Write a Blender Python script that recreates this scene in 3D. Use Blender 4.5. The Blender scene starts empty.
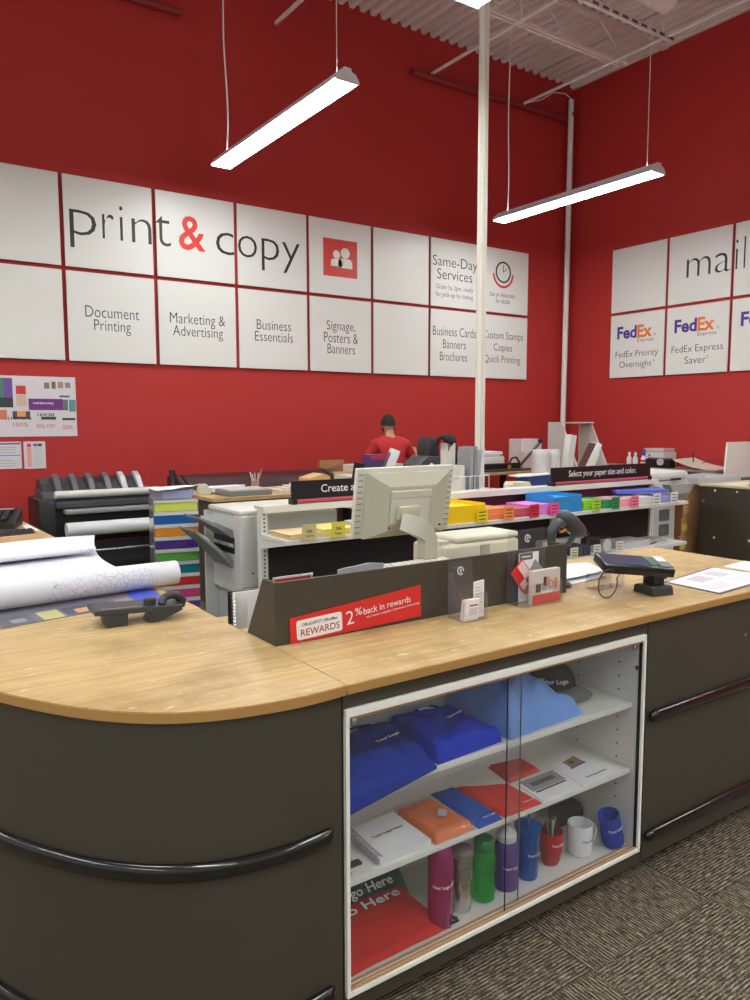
import bpy, bmesh, math, random
from mathutils import Vector, Matrix, noise
random.seed(7)
PI = math.pi
scn = bpy.context.scene
COL = scn.collection
ROOTM = {}

# ------------------------------------------------------------------ materials
def lin(c):
    r = []
    for v in c[:3]:
        v = v / 255.0
        r.append(v / 12.92 if v <= 0.04045 else ((v + 0.055) / 1.055) ** 2.4)
    return (r[0], r[1], r[2], 1.0)

MATS = {}
def M(col, rough=0.5, metal=0.0, spec=0.5, name=None, coat=0.0, emit=None, var=0.0, vs=8.0, bump=0.0, bs=200.0):
    key = (tuple(col), rough, metal, spec, coat, emit, var, vs, bump, bs)
    if key in MATS: return MATS[key]
    m = bpy.data.materials.new(name or 'surface'); m.use_nodes = True
    nt = m.node_tree; b = nt.nodes['Principled BSDF']
    b.inputs['Base Color'].default_value = lin(col)
    b.inputs['Roughness'].default_value = rough
    b.inputs['Metallic'].default_value = metal
    b.inputs['Specular IOR Level'].default_value = spec
    b.inputs['Coat Weight'].default_value = coat
    if emit:
        b.inputs['Emission Color'].default_value = lin(emit[0]); b.inputs['Emission Strength'].default_value = emit[1]
    tc = nt.nodes.new('ShaderNodeTexCoord')
    if var > 0:
        n = nt.nodes.new('ShaderNodeTexNoise'); n.inputs['Scale'].default_value = vs; n.inputs['Detail'].default_value = 5
        nt.links.new(tc.outputs['Object'], n.inputs['Vector'])
        r = nt.nodes.new('ShaderNodeMapRange')
        r.inputs['From Min'].default_value = 0.3; r.inputs['From Max'].default_value = 0.7
        r.inputs['To Min'].default_value = 1 - var; r.inputs['To Max'].default_value = 1 + var
        nt.links.new(n.outputs['Fac'], r.inputs['Value'])
        mx = nt.nodes.new('ShaderNodeVectorMath'); mx.operation = 'SCALE'
        mx.inputs[0].default_value = lin(col)[:3]
        nt.links.new(r.outputs['Result'], mx.inputs['Scale'])
        nt.links.new(mx.outputs['Vector'], b.inputs['Base Color'])
    if bump > 0:
        n2 = nt.nodes.new('ShaderNodeTexNoise'); n2.inputs['Scale'].default_value = bs
        nt.links.new(tc.outputs['Object'], n2.inputs['Vector'])
        bp = nt.nodes.new('ShaderNodeBump'); bp.inputs['Strength'].default_value = bump; bp.inputs['Distance'].default_value = 0.002
        nt.links.new(n2.outputs['Fac'], bp.inputs['Height'])
        nt.links.new(bp.outputs['Normal'], b.inputs['Normal'])
    MATS[key] = m
    return m

def clear(col=(255, 255, 255), name='clear_acrylic', tint=1.0, refl=0.9, rough=0.03, haze=0.0, hazecol=(220, 215, 225)):
    """clear or tinted see-through plastic or glass: transparent with a Fresnel sheen"""
    m = bpy.data.materials.new(name); m.use_nodes = True
    nt = m.node_tree; nt.nodes.clear()
    out = nt.nodes.new('ShaderNodeOutputMaterial')
    tr = nt.nodes.new('ShaderNodeBsdfTransparent'); tr.inputs['Color'].default_value = lin(col)
    gl = nt.nodes.new('ShaderNodeBsdfGlossy'); gl.inputs['Roughness'].default_value = rough
    gl.inputs['Color'].default_value = (refl, refl, refl, 1)
    lw = nt.nodes.new('ShaderNodeLayerWeight'); lw.inputs['Blend'].default_value = 0.5
    pw = nt.nodes.new('ShaderNodeMath'); pw.operation = 'POWER'; pw.inputs[1].default_value = 5.0
    nt.links.new(lw.outputs['Facing'], pw.inputs[0])
    fr = nt.nodes.new('ShaderNodeMath'); fr.operation = 'MULTIPLY_ADD'; fr.inputs[1].default_value = .93; fr.inputs[2].default_value = .035
    nt.links.new(pw.outputs[0], fr.inputs[0])
    mx = nt.nodes.new('ShaderNodeMixShader')
    nt.links.new(fr.outputs[0], mx.inputs['Fac'])
    base = tr.outputs['BSDF']
    if haze > 0:
        df = nt.nodes.new('ShaderNodeBsdfDiffuse'); df.inputs['Color'].default_value = lin(hazecol)
        m2 = nt.nodes.new('ShaderNodeMixShader'); m2.inputs['Fac'].default_value = haze
        nt.links.new(tr.outputs['BSDF'], m2.inputs[1]); nt.links.new(df.outputs['BSDF'], m2.inputs[2])
        base = m2.outputs['Shader']
    nt.links.new(base, mx.inputs[1]); nt.links.new(gl.outputs['BSDF'], mx.inputs[2])
    nt.links.new(mx.outputs['Shader'], out.inputs['Surface'])
    return m

# ------------------------------------------------------------------ mesh builder
class MB:
    def __init__(s):
        s.bm = bmesh.new(); s.mi = 0; s.T = None
    def _add(s, vs, fs):
        bv = [s.bm.verts.new(s.T @ Vector(v) if s.T else Vector(v)) for v in vs]
        out = []
        for f in fs:
            try:
                fc = s.bm.faces.new([bv[i] for i in f]); fc.material_index = s.mi; out.append(fc)
            except ValueError: pass
        return bv, out
    def box(s, x0, x1, y0, y1, z0, z1, bev=0.0, seg=2):
        vs = [(x, y, z) for x in (x0, x1) for y in (y0, y1) for z in (z0, z1)]
        fs = [(0, 1, 3, 2), (4, 6, 7, 5), (0, 4, 5, 1), (2, 3, 7, 6), (0, 2, 6, 4), (1, 5, 7, 3)]
        bv, fc = s._add(vs, fs)
        if bev > 0:
            es = list({e for f in fc for e in f.edges})
            r = bmesh.ops.bevel(s.bm, geom=es, offset=bev, segments=seg, profile=0.5, affect='EDGES')
            for f in r['faces']: f.material_index = s.mi
        return s
    def prism(s, pts, axis, d0, d1, bev=0.0):
        def P(p, d):
            return {'x': (d, p[0], p[1]), 'y': (p[0], d, p[1]), 'z': (p[0], p[1], d)}[axis]
        n = len(pts)
        vs = [P(p, d0) for p in pts] + [P(p, d1) for p in pts]
        fs = [tuple(range(n - 1, -1, -1)), tuple(range(n, 2 * n))] + [(i, (i + 1) % n, n + (i + 1) % n, n + i) for i in range(n)]
        bv, fc = s._add(vs, fs)
        if bev > 0:
            es = list({e for f in fc[:2] for e in f.edges})
            r = bmesh.ops.bevel(s.bm, geom=es, offset=bev, segments=2, profile=0.5, affect='EDGES')
            for f in r['faces']: f.material_index = s.mi
        return s
    def lathe(s, prof, c=(0, 0, 0), n=24, mat=None, cap=True):
        T = Matrix.Translation(c) @ (mat if mat else Matrix.Identity(4))
        vs = []; fs = []
        for r, z in prof:
            for i in range(n):
                a = 2 * PI * i / n
                vs.append(T @ Vector((r * math.cos(a), r * math.sin(a), z)))
        for k in range(len(prof) - 1):
            for i in range(n):
                j = (i + 1) % n
                fs.append((k * n + i, k * n + j, (k + 1) * n + j, (k + 1) * n + i))
        if cap:
            if prof[0][0] > 1e-5: fs.append(tuple(range(n - 1, -1, -1)))
            if prof[-1][0] > 1e-5: fs.append(tuple((len(prof) - 1) * n + i for i in range(n)))
        s._add(vs, fs); return s
    def cyl(s, a, b, r, n=16, r2=None):
        a = Vector(a); b = Vector(b); d = b - a
        q = d.to_track_quat('Z', 'Y').to_matrix().to_4x4()
        return s.lathe([(r, 0), (r if r2 is None else r2, d.length)], a, n, q)
    def tube(s, pts, r, n=8, closed=False):
        pts = [Vector(p) for p in pts]; N = len(pts); vs = []; fs = []; up = None
        for i, p in enumerate(pts):
            if closed: t = pts[(i + 1) % N] - pts[i - 1]
            else: t = pts[min(i + 1, N - 1)] - pts[max(i - 1, 0)]
            t.normalize()
            if up is None:
                up = Vector((0, 0, 1)) if abs(t.z) < 0.9 else Vector((1, 0, 0))
            u = (up - t * up.dot(t))
            if u.length < 1e-6: u = t.orthogonal()
            u.normalize(); v = t.cross(u); up = u
            rr = r[i] if isinstance(r, (list, tuple)) else r
            for k in range(n):
                a = 2 * PI * k / n
                vs.append(p + (u * math.cos(a) + v * math.sin(a)) * rr)
        for i in range(N if closed else N - 1):
            for k in range(n):
                j = (k + 1) % n; i2 = (i + 1) % N
                fs.append((i * n + k, i * n + j, i2 * n + j, i2 * n + k))
        if not closed:
            fs.append(tuple(range(n - 1, -1, -1))); fs.append(tuple((N - 1) * n + k for k in range(n)))
        s._add(vs, fs); return s
    def grid(s, f, nu, nv, thick=0.0):
        """surface f(u,v) -> point; with thickness along -normal approximated by second function value"""
        vs = [Vector(f(i / nu, j / nv)) for i in range(nu + 1) for j in range(nv + 1)]
        idx = lambda i, j: i * (nv + 1) + j
        fs = [(idx(i, j), idx(i + 1, j), idx(i + 1, j + 1), idx(i, j + 1)) for i in range(nu) for j in range(nv)]
        if thick:
            n = len(vs); nv2 = []
            for i in range(nu + 1):
                for j in range(nv + 1):
                    a = vs[idx(min(i + 1, nu), j)] - vs[idx(max(i - 1, 0), j)]
                    b = vs[idx(i, min(j + 1, nv))] - vs[idx(i, max(j - 1, 0))]
                    nn = a.cross(b)
                    if nn.length > 0: nn.normalize()
                    nv2.append(vs[idx(i, j)] - nn * thick)
            vs += nv2
            fs += [tuple(n + k for k in reversed(f_)) for f_ in list(fs)]
            B = [idx(i, 0) for i in range(nu + 1)] + [idx(nu, j) for j in range(1, nv + 1)] + [idx(i, nv) for i in range(nu - 1, -1, -1)] + [idx(0, j) for j in range(nv - 1, 0, -1)]
            for k in range(len(B)):
                a, b = B[k], B[(k + 1) % len(B)]
                fs.append((a, n + a, n + b, b))
        s._add(vs, fs); return s

def obj(name, mb, mat, parent=None, smooth=None, label=None, kind=None):
    bm = mb.bm
    bmesh.ops.recalc_face_normals(bm, faces=bm.faces[:])
    me = bpy.data.meshes.new(name)
    bm.to_mesh(me); bm.free()
    for m in (mat if isinstance(mat, (list, tuple)) else [mat]): me.materials.append(m)
    if parent is not None:
        R = ROOTM[parent.name]; me.transform(R.inverted())
    o = bpy.data.objects.new(name, me); COL.objects.link(o)
    if parent is not None:
        o.parent = parent; ROOTM[o.name] = ROOTM[parent.name]
    else:
        ROOTM[o.name] = Matrix.Identity(4)
    if smooth is not None:
        for p in me.polygons: p.use_smooth = True
        try: me.set_sharp_from_angle(angle=math.radians(smooth))
        except Exception: pass
    if label: o['label'] = label
    if kind: o['kind'] = kind
    return o

def thing(name, label, cat, loc=(0, 0, 0), rz=0.0, group=None):
    o = bpy.data.objects.new(name, None); COL.objects.link(o)
    o.empty_display_size = 0.1
    o.location = loc; o.rotation_euler = (0, 0, rz)
    o['label'] = label; o['category'] = cat
    if group: o['group'] = group
    ROOTM[o.name] = Matrix.Translation(loc) @ Matrix.Rotation(rz, 4, 'Z')
    return o

def tag(o, label, cat, group=None, kind=None):
    o['label'] = label; o['category'] = cat
    if group: o['group'] = group
    if kind: o['kind'] = kind
    return o

def struct(name, mb, mat, smooth=None):
    o = obj(name, mb, mat, smooth=smooth); o['kind'] = 'structure'; return o

def solo(name, mb, mat, label, cat, group=None, smooth=None, kind=None):
    """a thing that is one mesh: origin moved to its base centre"""
    xs = [v.co for v in mb.bm.verts]
    c = Vector(((min(v.x for v in xs) + max(v.x for v in xs)) / 2, (min(v.y for v in xs) + max(v.y for v in xs)) / 2, min(v.z for v in xs)))
    for v in mb.bm.verts: v.co -= c
    o = obj(name, mb, mat, smooth=smooth); o.location = c
    ROOTM[o.name] = Matrix.Translation(c)
    return tag(o, label, cat, group, kind)

def dup(root, loc, rz=0.0, label=None, group=None):
    r = root.copy(); COL.objects.link(r); r.location = loc; r.rotation_euler = (0, 0, rz)
    if label: r['label'] = label
    if group: r['group'] = group
    ROOTM[r.name] = Matrix.Translation(loc) @ Matrix.Rotation(rz, 4, 'Z')
    for ch in list(root.children):
        c = ch.copy(); COL.objects.link(c); c.parent = r
        for g in list(ch.children):
            d = g.copy(); COL.objects.link(d); d.parent = c
    return r

def move(root, loc, rz=0.0):
    root.location = loc; root.rotation_euler = (0, 0, rz)
    ROOTM[root.name] = Matrix.Translation(loc) @ Matrix.Rotation(rz, 4, 'Z')

X3 = Vector((1, 0, 0)); Y3 = Vector((0, 1, 0)); Z3 = Vector((0, 0, 1))
_font = None
def text_geo(s, bold=0.0, depth=0.0, spacing=1.0, leading=1.0):
    cu = bpy.data.curves.new('lettering', 'FONT'); cu.body = s
    cu.align_x = 'CENTER'; cu.offset = bold; cu.extrude = depth; cu.resolution_u = 3; cu.space_character = spacing; cu.space_line = leading
    o = bpy.data.objects.new('lettering', cu); COL.objects.link(o)
    dg = bpy.context.evaluated_depsgraph_get()
    me = bpy.data.meshes.new_from_object(o.evaluated_get(dg))
    bpy.data.objects.remove(o); bpy.data.curves.remove(cu)
    return me

def text(s, parent, c, xd, yd, w, h, mat, bold=0.0, thick=0.0006, name='lettering', label=None, leading=1.0, wrap=None):
    """flat raised letters centred at c, fitted to w x h (h None keeps proportions)"""
    me = text_geo(s, bold, 0.01, leading=leading)
    xs = [v.co.x for v in me.vertices]; ys = [v.co.y for v in me.vertices]
    x0, x1, y0, y1 = min(xs), max(xs), min(ys), max(ys)
    sx = w / (x1 - x0); sy = sx if h is None else h / (y1 - y0)
    xd = Vector(xd).normalized(); yd = Vector(yd).normalized(); nd = xd.cross(yd)
    R = ROOTM[parent.name].inverted() if parent is not None else Matrix.Identity(4)
    for v in me.vertices:
        a = (v.co.x - (x0 + x1) / 2) * sx; b = (v.co.y - (y0 + y1) / 2) * sy
        d = thick if v.co.z > 0 else 0.0
        p = wrap(a, b, d) if wrap else Vector(c) + xd * a + yd * b + nd * d
        v.co = R @ Vector(p)
    me.materials.clear(); me.materials.append(mat)
    me.name = name
    o = bpy.data.objects.new(name, me); COL.objects.link(o)
    if parent is not None:
        o.parent = parent; ROOTM[o.name] = ROOTM[parent.name]
    if label: o['label'] = label
    return o

def quadlerp(q, u, v):
    a, b, c, d = [Vector(p) for p in q]       # front-left, front-right, back-right, back-left
    return (a * (1 - u) + b * u) * (1 - v) + (d * (1 - u) + c * u) * v

def pillow(mb, q, z0, t, edge=0.12, amp=0.0, fs=20.0, nu=28, nv=28, seed=0, lift=None):
    """soft slab over quad q (xy corners), resting on z0, height t, rounded rim, wrinkles amp"""
    def top(u, v):
        p = quadlerp([(x, y, 0) for x, y in q], u, v)
        e = min(min(u, 1 - u), min(v, 1 - v)) / edge
        e = 1.0 if e >= 1 else math.sqrt(max(0, 1 - (1 - e) ** 2))
        n = noise.noise(Vector((p.x * fs + seed, p.y * fs, seed * 3.1)))
        n2 = noise.noise(Vector((p.x * fs * .35 + seed, p.y * fs * 1.2, seed)))
        z = z0 + 0.001 + t * e + amp * (n + n2) * e
        if lift: z += lift(u, v) * e
        return (p.x, p.y, max(z, z0 + 0.0012))
    def bot(u, v):
        p = quadlerp([(x, y, 0) for x, y in q], u, v); return (p.x, p.y, z0 + 0.0003)
    a = mb.grid(top, nu, nv)
    mb.grid(bot, nu, nv)
    bmesh.ops.remove_doubles(mb.bm, verts=mb.bm.verts[:], dist=0.0011)
    return mb

# shared colours
WHITE = M((226, 226, 220), 0.45, name='white_painted')
BLACK = M((22, 22, 24), 0.4, name='black_plastic')
DKGREY = M((52, 53, 55), 0.5, name='dark_grey_plastic')
PAPER = M((232, 232, 232), 0.7, name='white_paper')
OLIVE = M((66, 60, 48), 0.55, name='dark_taupe_laminate', var=0.04, vs=3)
CHROME = M((200, 200, 200), 0.2, metal=1.0, name='chrome')
BEIGE = M((205, 201, 182), 0.5, name='beige_plastic')
LTGREY = M((190, 190, 184), 0.5, name='light_grey_plastic')
MIDGREY = M((120, 121, 122), 0.5, name='mid_grey_plastic')
INK = M((60, 60, 62), 0.6, name='grey_ink')
INKB = M((38, 38, 40), 0.5, name='black_ink')
INKW = M((235, 235, 235), 0.5, name='white_ink')
INKR = M((215, 50, 40), 0.5, name='red_ink')
KRAFT = M((172, 126, 84), 0.75, name='brown_cardboard', var=0.05)

# ------------------------------------------------------------------ camera
F, YAW, PITCH, ROLL, H = 767.0, 34.676, 5.781, -0.126, 1.53
cd = bpy.data.cameras.new('camera'); cam = bpy.data.objects.new('camera', cd); COL.objects.link(cam)
y_, p_, r_ = map(math.radians, (YAW, PITCH, ROLL))
Fv = Vector((math.sin(y_) * math.cos(p_), math.cos(y_) * math.cos(p_), -math.sin(p_)))
Rv = Vector((math.cos(y_), -math.sin(y_), 0)); Uv = Rv.cross(Fv)
R2 = Rv * math.cos(r_) + Uv * math.sin(r_); U2 = -Rv * math.sin(r_) + Uv * math.cos(r_)
mt = Matrix((R2, U2, -Fv)).transposed().to_4x4(); mt.translation = (0, 0, H)
cam.matrix_world = mt
cd.sensor_width = 36; cd.lens = F * 36 / 1000.0; cd.clip_start = 0.05; cd.clip_end = 60
scn.camera = cam
scn.view_settings.view_transform = 'Standard'; scn.view_settings.look = 'None'
scn.view_settings.gamma = 1.0; scn.view_settings.use_curve_mapping = False
scn.view_settings.exposure = EXPOSURE = 0.6

# ------------------------------------------------------------------ room shell
CARX, CARY, TILE = 2.209, 1.303, 0.571
def carpet():
    m = bpy.data.materials.new('carpet_tiles'); m.use_nodes = True; nt = m.node_tree; L = nt.links
    b = nt.nodes['Principled BSDF']; b.inputs['Roughness'].default_value = 0.95; b.inputs['Specular IOR Level'].default_value = 0.1
    N = lambda t: nt.nodes.new(t)
    def math_(op, a, bb=None):
        n = N('ShaderNodeMath'); n.operation = op
        for i, v in enumerate((a, bb)):
            if v is None: continue
            if isinstance(v, (int, float)): n.inputs[i].default_value = v
            else: L.new(v, n.inputs[i])
        return n.outputs[0]
    g = N('ShaderNodeNewGeometry'); sp = N('ShaderNodeSeparateXYZ'); L.new(g.outputs['Position'], sp.inputs[0])
    tx = math_('DIVIDE', math_('SUBTRACT', sp.outputs[0], CARX), TILE); ty = math_('DIVIDE', math_('SUBTRACT', sp.outputs[1], CARY), TILE)
    inv = math_('FLOORED_MODULO', math_('ADD', math_('FLOOR', tx), math_('FLOOR', ty)), 2.0)
    par = math_('SUBTRACT', 1.0, inv)
    # parity 1: stripes vary with y, run along x
    a = math_('ADD', math_('MULTIPLY', sp.outputs[1], par), math_('MULTIPLY', sp.outputs[0], inv))
    c = math_('ADD', math_('MULTIPLY', sp.outputs[0], par), math_('MULTIPLY', sp.outputs[1], inv))
    cmb = N('ShaderNodeCombineXYZ'); L.new(math_('MULTIPLY', a, 260.0), cmb.inputs[0]); L.new(math_('MULTIPLY', c, 26.0), cmb.inputs[1])
    n1 = N('ShaderNodeTexNoise'); n1.inputs['Scale'].default_value = 1.0; n1.inputs['Detail'].default_value = 2; L.new(cmb.outputs[0], n1.inputs['Vector'])
    cm2 = N('ShaderNodeCombineXYZ'); L.new(math_('MULTIPLY', a, 420.0), cm2.inputs[0]); L.new(math_('MULTIPLY', c, 110.0), cm2.inputs[1])
    n2 = N('ShaderNodeTexNoise'); n2.inputs['Scale'].default_value = 1.0; L.new(cm2.outputs[0], n2.inputs['Vector'])
    wv = math_('SINE', math_('MULTIPLY', a, 2 * PI / 0.0115))
    s = math_('ADD', math_('MULTIPLY', n1.outputs['Fac'], 0.75), math_('MULTIPLY', n2.outputs['Fac'], 0.45))
    s = math_('ADD', s, math_('MULTIPLY', wv, 0.09))
    cr = N('ShaderNodeValToRGB'); e = cr.color_ramp.elements
    e[0].position = 0.47; e[0].color = lin((56, 50, 43)); e[1].position = 0.80; e[1].color = lin((176, 166, 142))
    k = e.new(0.6); k.color = lin((88, 81, 70))
    L.new(s, cr.inputs['Fac'])
    # dark seams
    fx = math_('FRACT', tx); fy = math_('FRACT', ty)
    ed = math_('MINIMUM', math_('MINIMUM', fx, math_('SUBTRACT', 1.0, fx)), math_('MINIMUM', fy, math_('SUBTRACT', 1.0, fy)))
    sm = math_('MULTIPLY', math_('LESS_THAN', ed, 0.004), 0.45)
    mx = N('ShaderNodeMixRGB'); mx.inputs[2].default_value = lin((45, 40, 34)); L.new(sm, mx.inputs[0]); L.new(cr.outputs[0], mx.inputs[1])
    L.new(mx.outputs[0], b.inputs['Base Color'])
    bp = N('ShaderNodeBump'); bp.inputs['Strength'].default_value = 0.6; bp.inputs['Distance'].default_value = 0.004
    L.new(s, bp.inputs['Height']); L.new(bp.outputs['Normal'], b.inputs['Normal'])
    return m

struct('floor', MB().box(-6, 9.9, -8, 8.7, -0.1, 0.0), carpet())
RED = M((178, 50, 47), 0.6, name='red_wall_paint', spec=0.3, var=0.02, vs=1.2, bump=0.15, bs=60)
struct('wall_back', MB().box(-6, 9.8, 8.39, 8.6, 0, 6.9), RED)
struct('wall_right', MB().box(9.52, 9.75, -8, 8.39, 0, 6.9), RED)
# corrugated steel deck, ribs running towards the back wall
mb = MB(); P = 0.16; prof = []
x = -6.0
while x < 9.5:
    prof += [(x, 6.68), (x + .055, 6.68), (x + .08, 6.605), (x + .135, 6.605)]; x += P
prof = [p for p in prof if p[0] < 9.52]
vs = [(a, -8, b) for a, b in prof] + [(a, 8.39, b) for a, b in prof]; n = len(prof)
mb._add(vs, [(i, i + 1, n + i + 1, n + i) for i in range(n - 1)])
mb.box(-6, 9.75, -8, 8.6, 6.69, 6.8)
CEIL = M((222, 212, 208), 0.6, name='white_roof_deck')
struct('ceiling', mb, CEIL)
struct('trim_1', MB().box(9.47, 9.52, -8, 8.39, 6.58, 6.62), CEIL)

# roof joists, bridging and pipes
def joist(y, x0, xe, label, zb=6.12, zt=6.56):
    t = thing('roof_joist', label, 'joist', ((x0 + xe) / 2, y, zb), 0)
    b = MB(); b.box(x0, xe - .9, y - .045, y - .008, zt, zt + .045); b.box(x0, xe - .9, y + .008, y + .045, zt, zt + .045)
    b.box(xe - .9, 9.51, y - .045, y + .045, zt, zt + .045)
    obj('top_chord', b, CEIL, t)
    b = MB(); b.box(x0, xe, y - .05, y - .01, zb, zb + .035); b.box(x0, xe, y + .01, y + .05, zb, zb + .035)
    obj('bottom_chord', b, CEIL, t)
    xx = x0 + .1; up = True
    while xx + .55 < xe + .5:
        z0, z1 = (zb + .03, zt) if up else (zt, zb + .03)
        obj('web_rod', MB().cyl((xx, y, z0), (min(xx + .55, 9.5), y, z1), .014, 8), CEIL, t)
        xx += .55; up = not up
    return t
joist(6.78, 2.0, 8.58, 'slim white steel roof joist crossing behind the tall pole near the back wall')
joist(4.95, 4.0, 9.3, 'white steel roof joist nearest the camera, at the top right of the ceiling')
t = thing('roof_pipe', 'long white conduit pipe hanging under the deck, behind the tall white pole', 'pipe', (6.7, 7.3, 6.1))
obj('pipe', MB().cyl((6.7, 8.56 - .22, 6.12), (6.7, 4.2, 6.12), .022, 10), CEIL, t)
obj('hanger_clip', MB().box(6.69, 6.71, 6.7, 6.73, 6.12, 6.6), CEIL, t)
t = thing('roof_pipe', 'short white conduit pipe end at the top left, above the left pendant lamp', 'pipe', (4.4, 7, 6.1))
obj('pipe', MB().cyl((4.4, 8.34, 6.12), (4.4, 5.0, 6.12), .024, 10), CEIL, t)
obj('hanger_clip', MB().box(4.39, 4.41, 6.4, 6.43, 6.12, 6.6), CEIL, t)
t = thing('roof_pipe', 'long white conduit pipe reaching the back wall near the corner', 'pipe', (8.36, 7, 6.1))
obj('pipe', MB().cyl((8.37, 8.34, 6.1), (8.37, 3.6, 6.1), .02, 10), CEIL, t)
obj('hanger_clip', MB().box(8.36, 8.38, 6.0, 6.03, 6.1, 6.6), CEIL, t)
t = thing('air_duct', 'round white air duct under the roof at the top right', 'duct', (7.2, 5.5, 6.3))
obj('duct_tube', MB().cyl((3.5, 5.72, 6.33), (8.0, 5.72, 6.33), .15, 28), CEIL, t, smooth=40)
obj('end_cap', MB().cyl((8.0, 5.72, 6.33), (8.03, 5.72, 6.33), .162, 28), CEIL, t, smooth=40)
b = MB(); b.box(3.5, 8.5, 5.93, 5.96, 6.05, 6.12)
x = 3.6
b.mi = 1
while x < 8.4:
    b.box(x, x + .1, 5.925, 5.9295, 6.07, 6.10); x += .17
obj('mounting_rail', b, [CEIL, M((90, 82, 80), .6)], t)
REDP = M((136, 40, 40), .6, name='dark_red_pipe_paint')
b = MB().cyl((6.35, 8.33, 6.06), (9.3, 8.33, 6.09), .045, 12)
solo('sprinkler_pipe', b, REDP, 'red painted pipe along the back wall near the corner, high under the roof', 'pipe', smooth=40)
b = MB().cyl((-1, 8.33, 5.88), (3.25, 8.33, 5.9), .04, 12)
solo('sprinkler_pipe', b, REDP, 'red painted pipe on the back wall at the top left of the photo', 'pipe', smooth=40)
t = thing('corner_pipe', 'white vertical pipe running up the corner where the two red walls meet', 'pipe', (9.37, 8.27, 0))
obj('pipe', MB().cyl((9.30, 8.27, 0), (9.34, 8.27, 6.36), .042, 14), WHITE, t, smooth=40)
obj('coupling', MB().cyl((9.355, 8.27, 6.12), (9.355, 8.27, 6.17), .052, 14), RED, t)
obj('cable', MB().tube([(9.37, 8.27, 6.36), (9.2, 8.27, 6.42), (8.95, 8.27, 6.38), (8.7, 8.27, 6.22), (8.5, 8.3, 6.15)], .008, 6), WHITE, t)
t = thing('support_pole', 'tall white pole rising from behind the shelf unit to the roof', 'pole', (4.255, 4.62, 0))
b = MB(); b.cyl((4.224, 4.62, 0), (4.224, 4.62, 6.6), .039, 28)
obj('pole_shaft', b, M((226, 222, 208), .45), t, smooth=30)
b = MB(); b.box(4.205 - .006, 4.205 + .006, 4.573, 4.590, .02, 6.58)
obj('cable_channel', b, M((212, 208, 194), .5), t)
obj('base_plate', MB().box(4.124, 4.324, 4.52, 4.72, 0, .012), WHITE, t)

# pendant lamps
LENS = M((255, 255, 255), 0.5, name='lamp_lens', emit=((245, 250, 249), 30.0))
UPL = M((255, 255, 255), 0.5, name='added_uplight', emit=((250, 250, 255), 13.0))  # glow for a strip added on the lamp tops to brighten the roof deck
def pendant(x, y0, y1, label, wire=(0.15, 0.15), group=None):
    z = 4.15; yc = (y0 + y1) / 2
    t = thing('pendant_lamp', label, 'lamp', (x, yc, z), 0, group)
    pr = [(-.105, z), (-.105, z + .012), (-.075, z + .055), (-.04, z + .07), (-.03, z + .095), (.03, z + .095), (.04, z + .07), (.075, z + .055), (.105, z + .012), (.105, z)]
    obj('housing', MB().prism([(x + a, b) for a, b in pr], 'y', y0, y1), M((215, 218, 228), .4), t)
    obj('lens', MB().box(x - .098, x + .098, y0 + .012, y1 - .012, z - .012, z - .001, bev=.004), LENS, t)
    obj('added_glow_strip', MB().box(x - .018, x + .018, y0 + .05, y1 - .05, z + .0952, z + .098), UPL, t)
    for yy in (y0, y1):
        s = 1 if yy == y0 else -1
        obj('end_cap', MB().prism([(x + a * 1.03, b if b > z + .01 else b - .014) for a, b in pr], 'y', yy - s * .006, yy), M((225, 228, 236), .4), t)
    for k, yy in enumerate((y0 + wire[0], y1 - wire[1])):
        pts = []
        for i in range(25):
            f = i / 24; zz = z + .095 + (6.6 - z - .095) * f
            w = .03 * math.sin(f * 9) * (1 - f) if k == 1 else 0
            pts.append((x + w, yy + w * .5, zz))
        obj('power_cord' if k == 1 else 'hanging_wire', MB().tube(pts, .008 if k == 1 else .004, 6), WHITE, t)
    return t
pendant(3.36, 5.22, 7.62, 'left lit pendant strip lamp hanging in front of the print sign wall')
pendant(7.25, 5.20, 7.60, 'right lit pendant strip lamp hanging near the corner by the mail wall')
pendant(3.37, 1.30, 3.86, 'lit pendant strip lamp whose end shows at the top edge above the white pole')
for xx, ya, yb in ((7.22, 1.30, 3.86), (-.5, 5.07, 7.62), (-.5, 1.3, 3.86), (-.5, -2.5, .05), (3.37, -2.5, .05), (7.22, -2.5, .05), (-4.3, 1.3, 3.86), (-4.3, 5.07, 7.62), (-4.3, -2.5, .05), (3.37, -6.3, -3.75), (7.22, -6.3, -3.75), (-.5, -6.3, -3.75)):
    pendant(xx, ya, yb, 'lit pendant strip lamp hanging outside the photo frame', group='pendant lamps outside the frame')

w = bpy.data.worlds.new('world'); scn.world = w; w.use_nodes = True
w.node_tree.nodes['Background'].inputs[0].default_value = lin((235, 232, 228)); w.node_tree.nodes['Background'].inputs[1].default_value = 0.4

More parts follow.
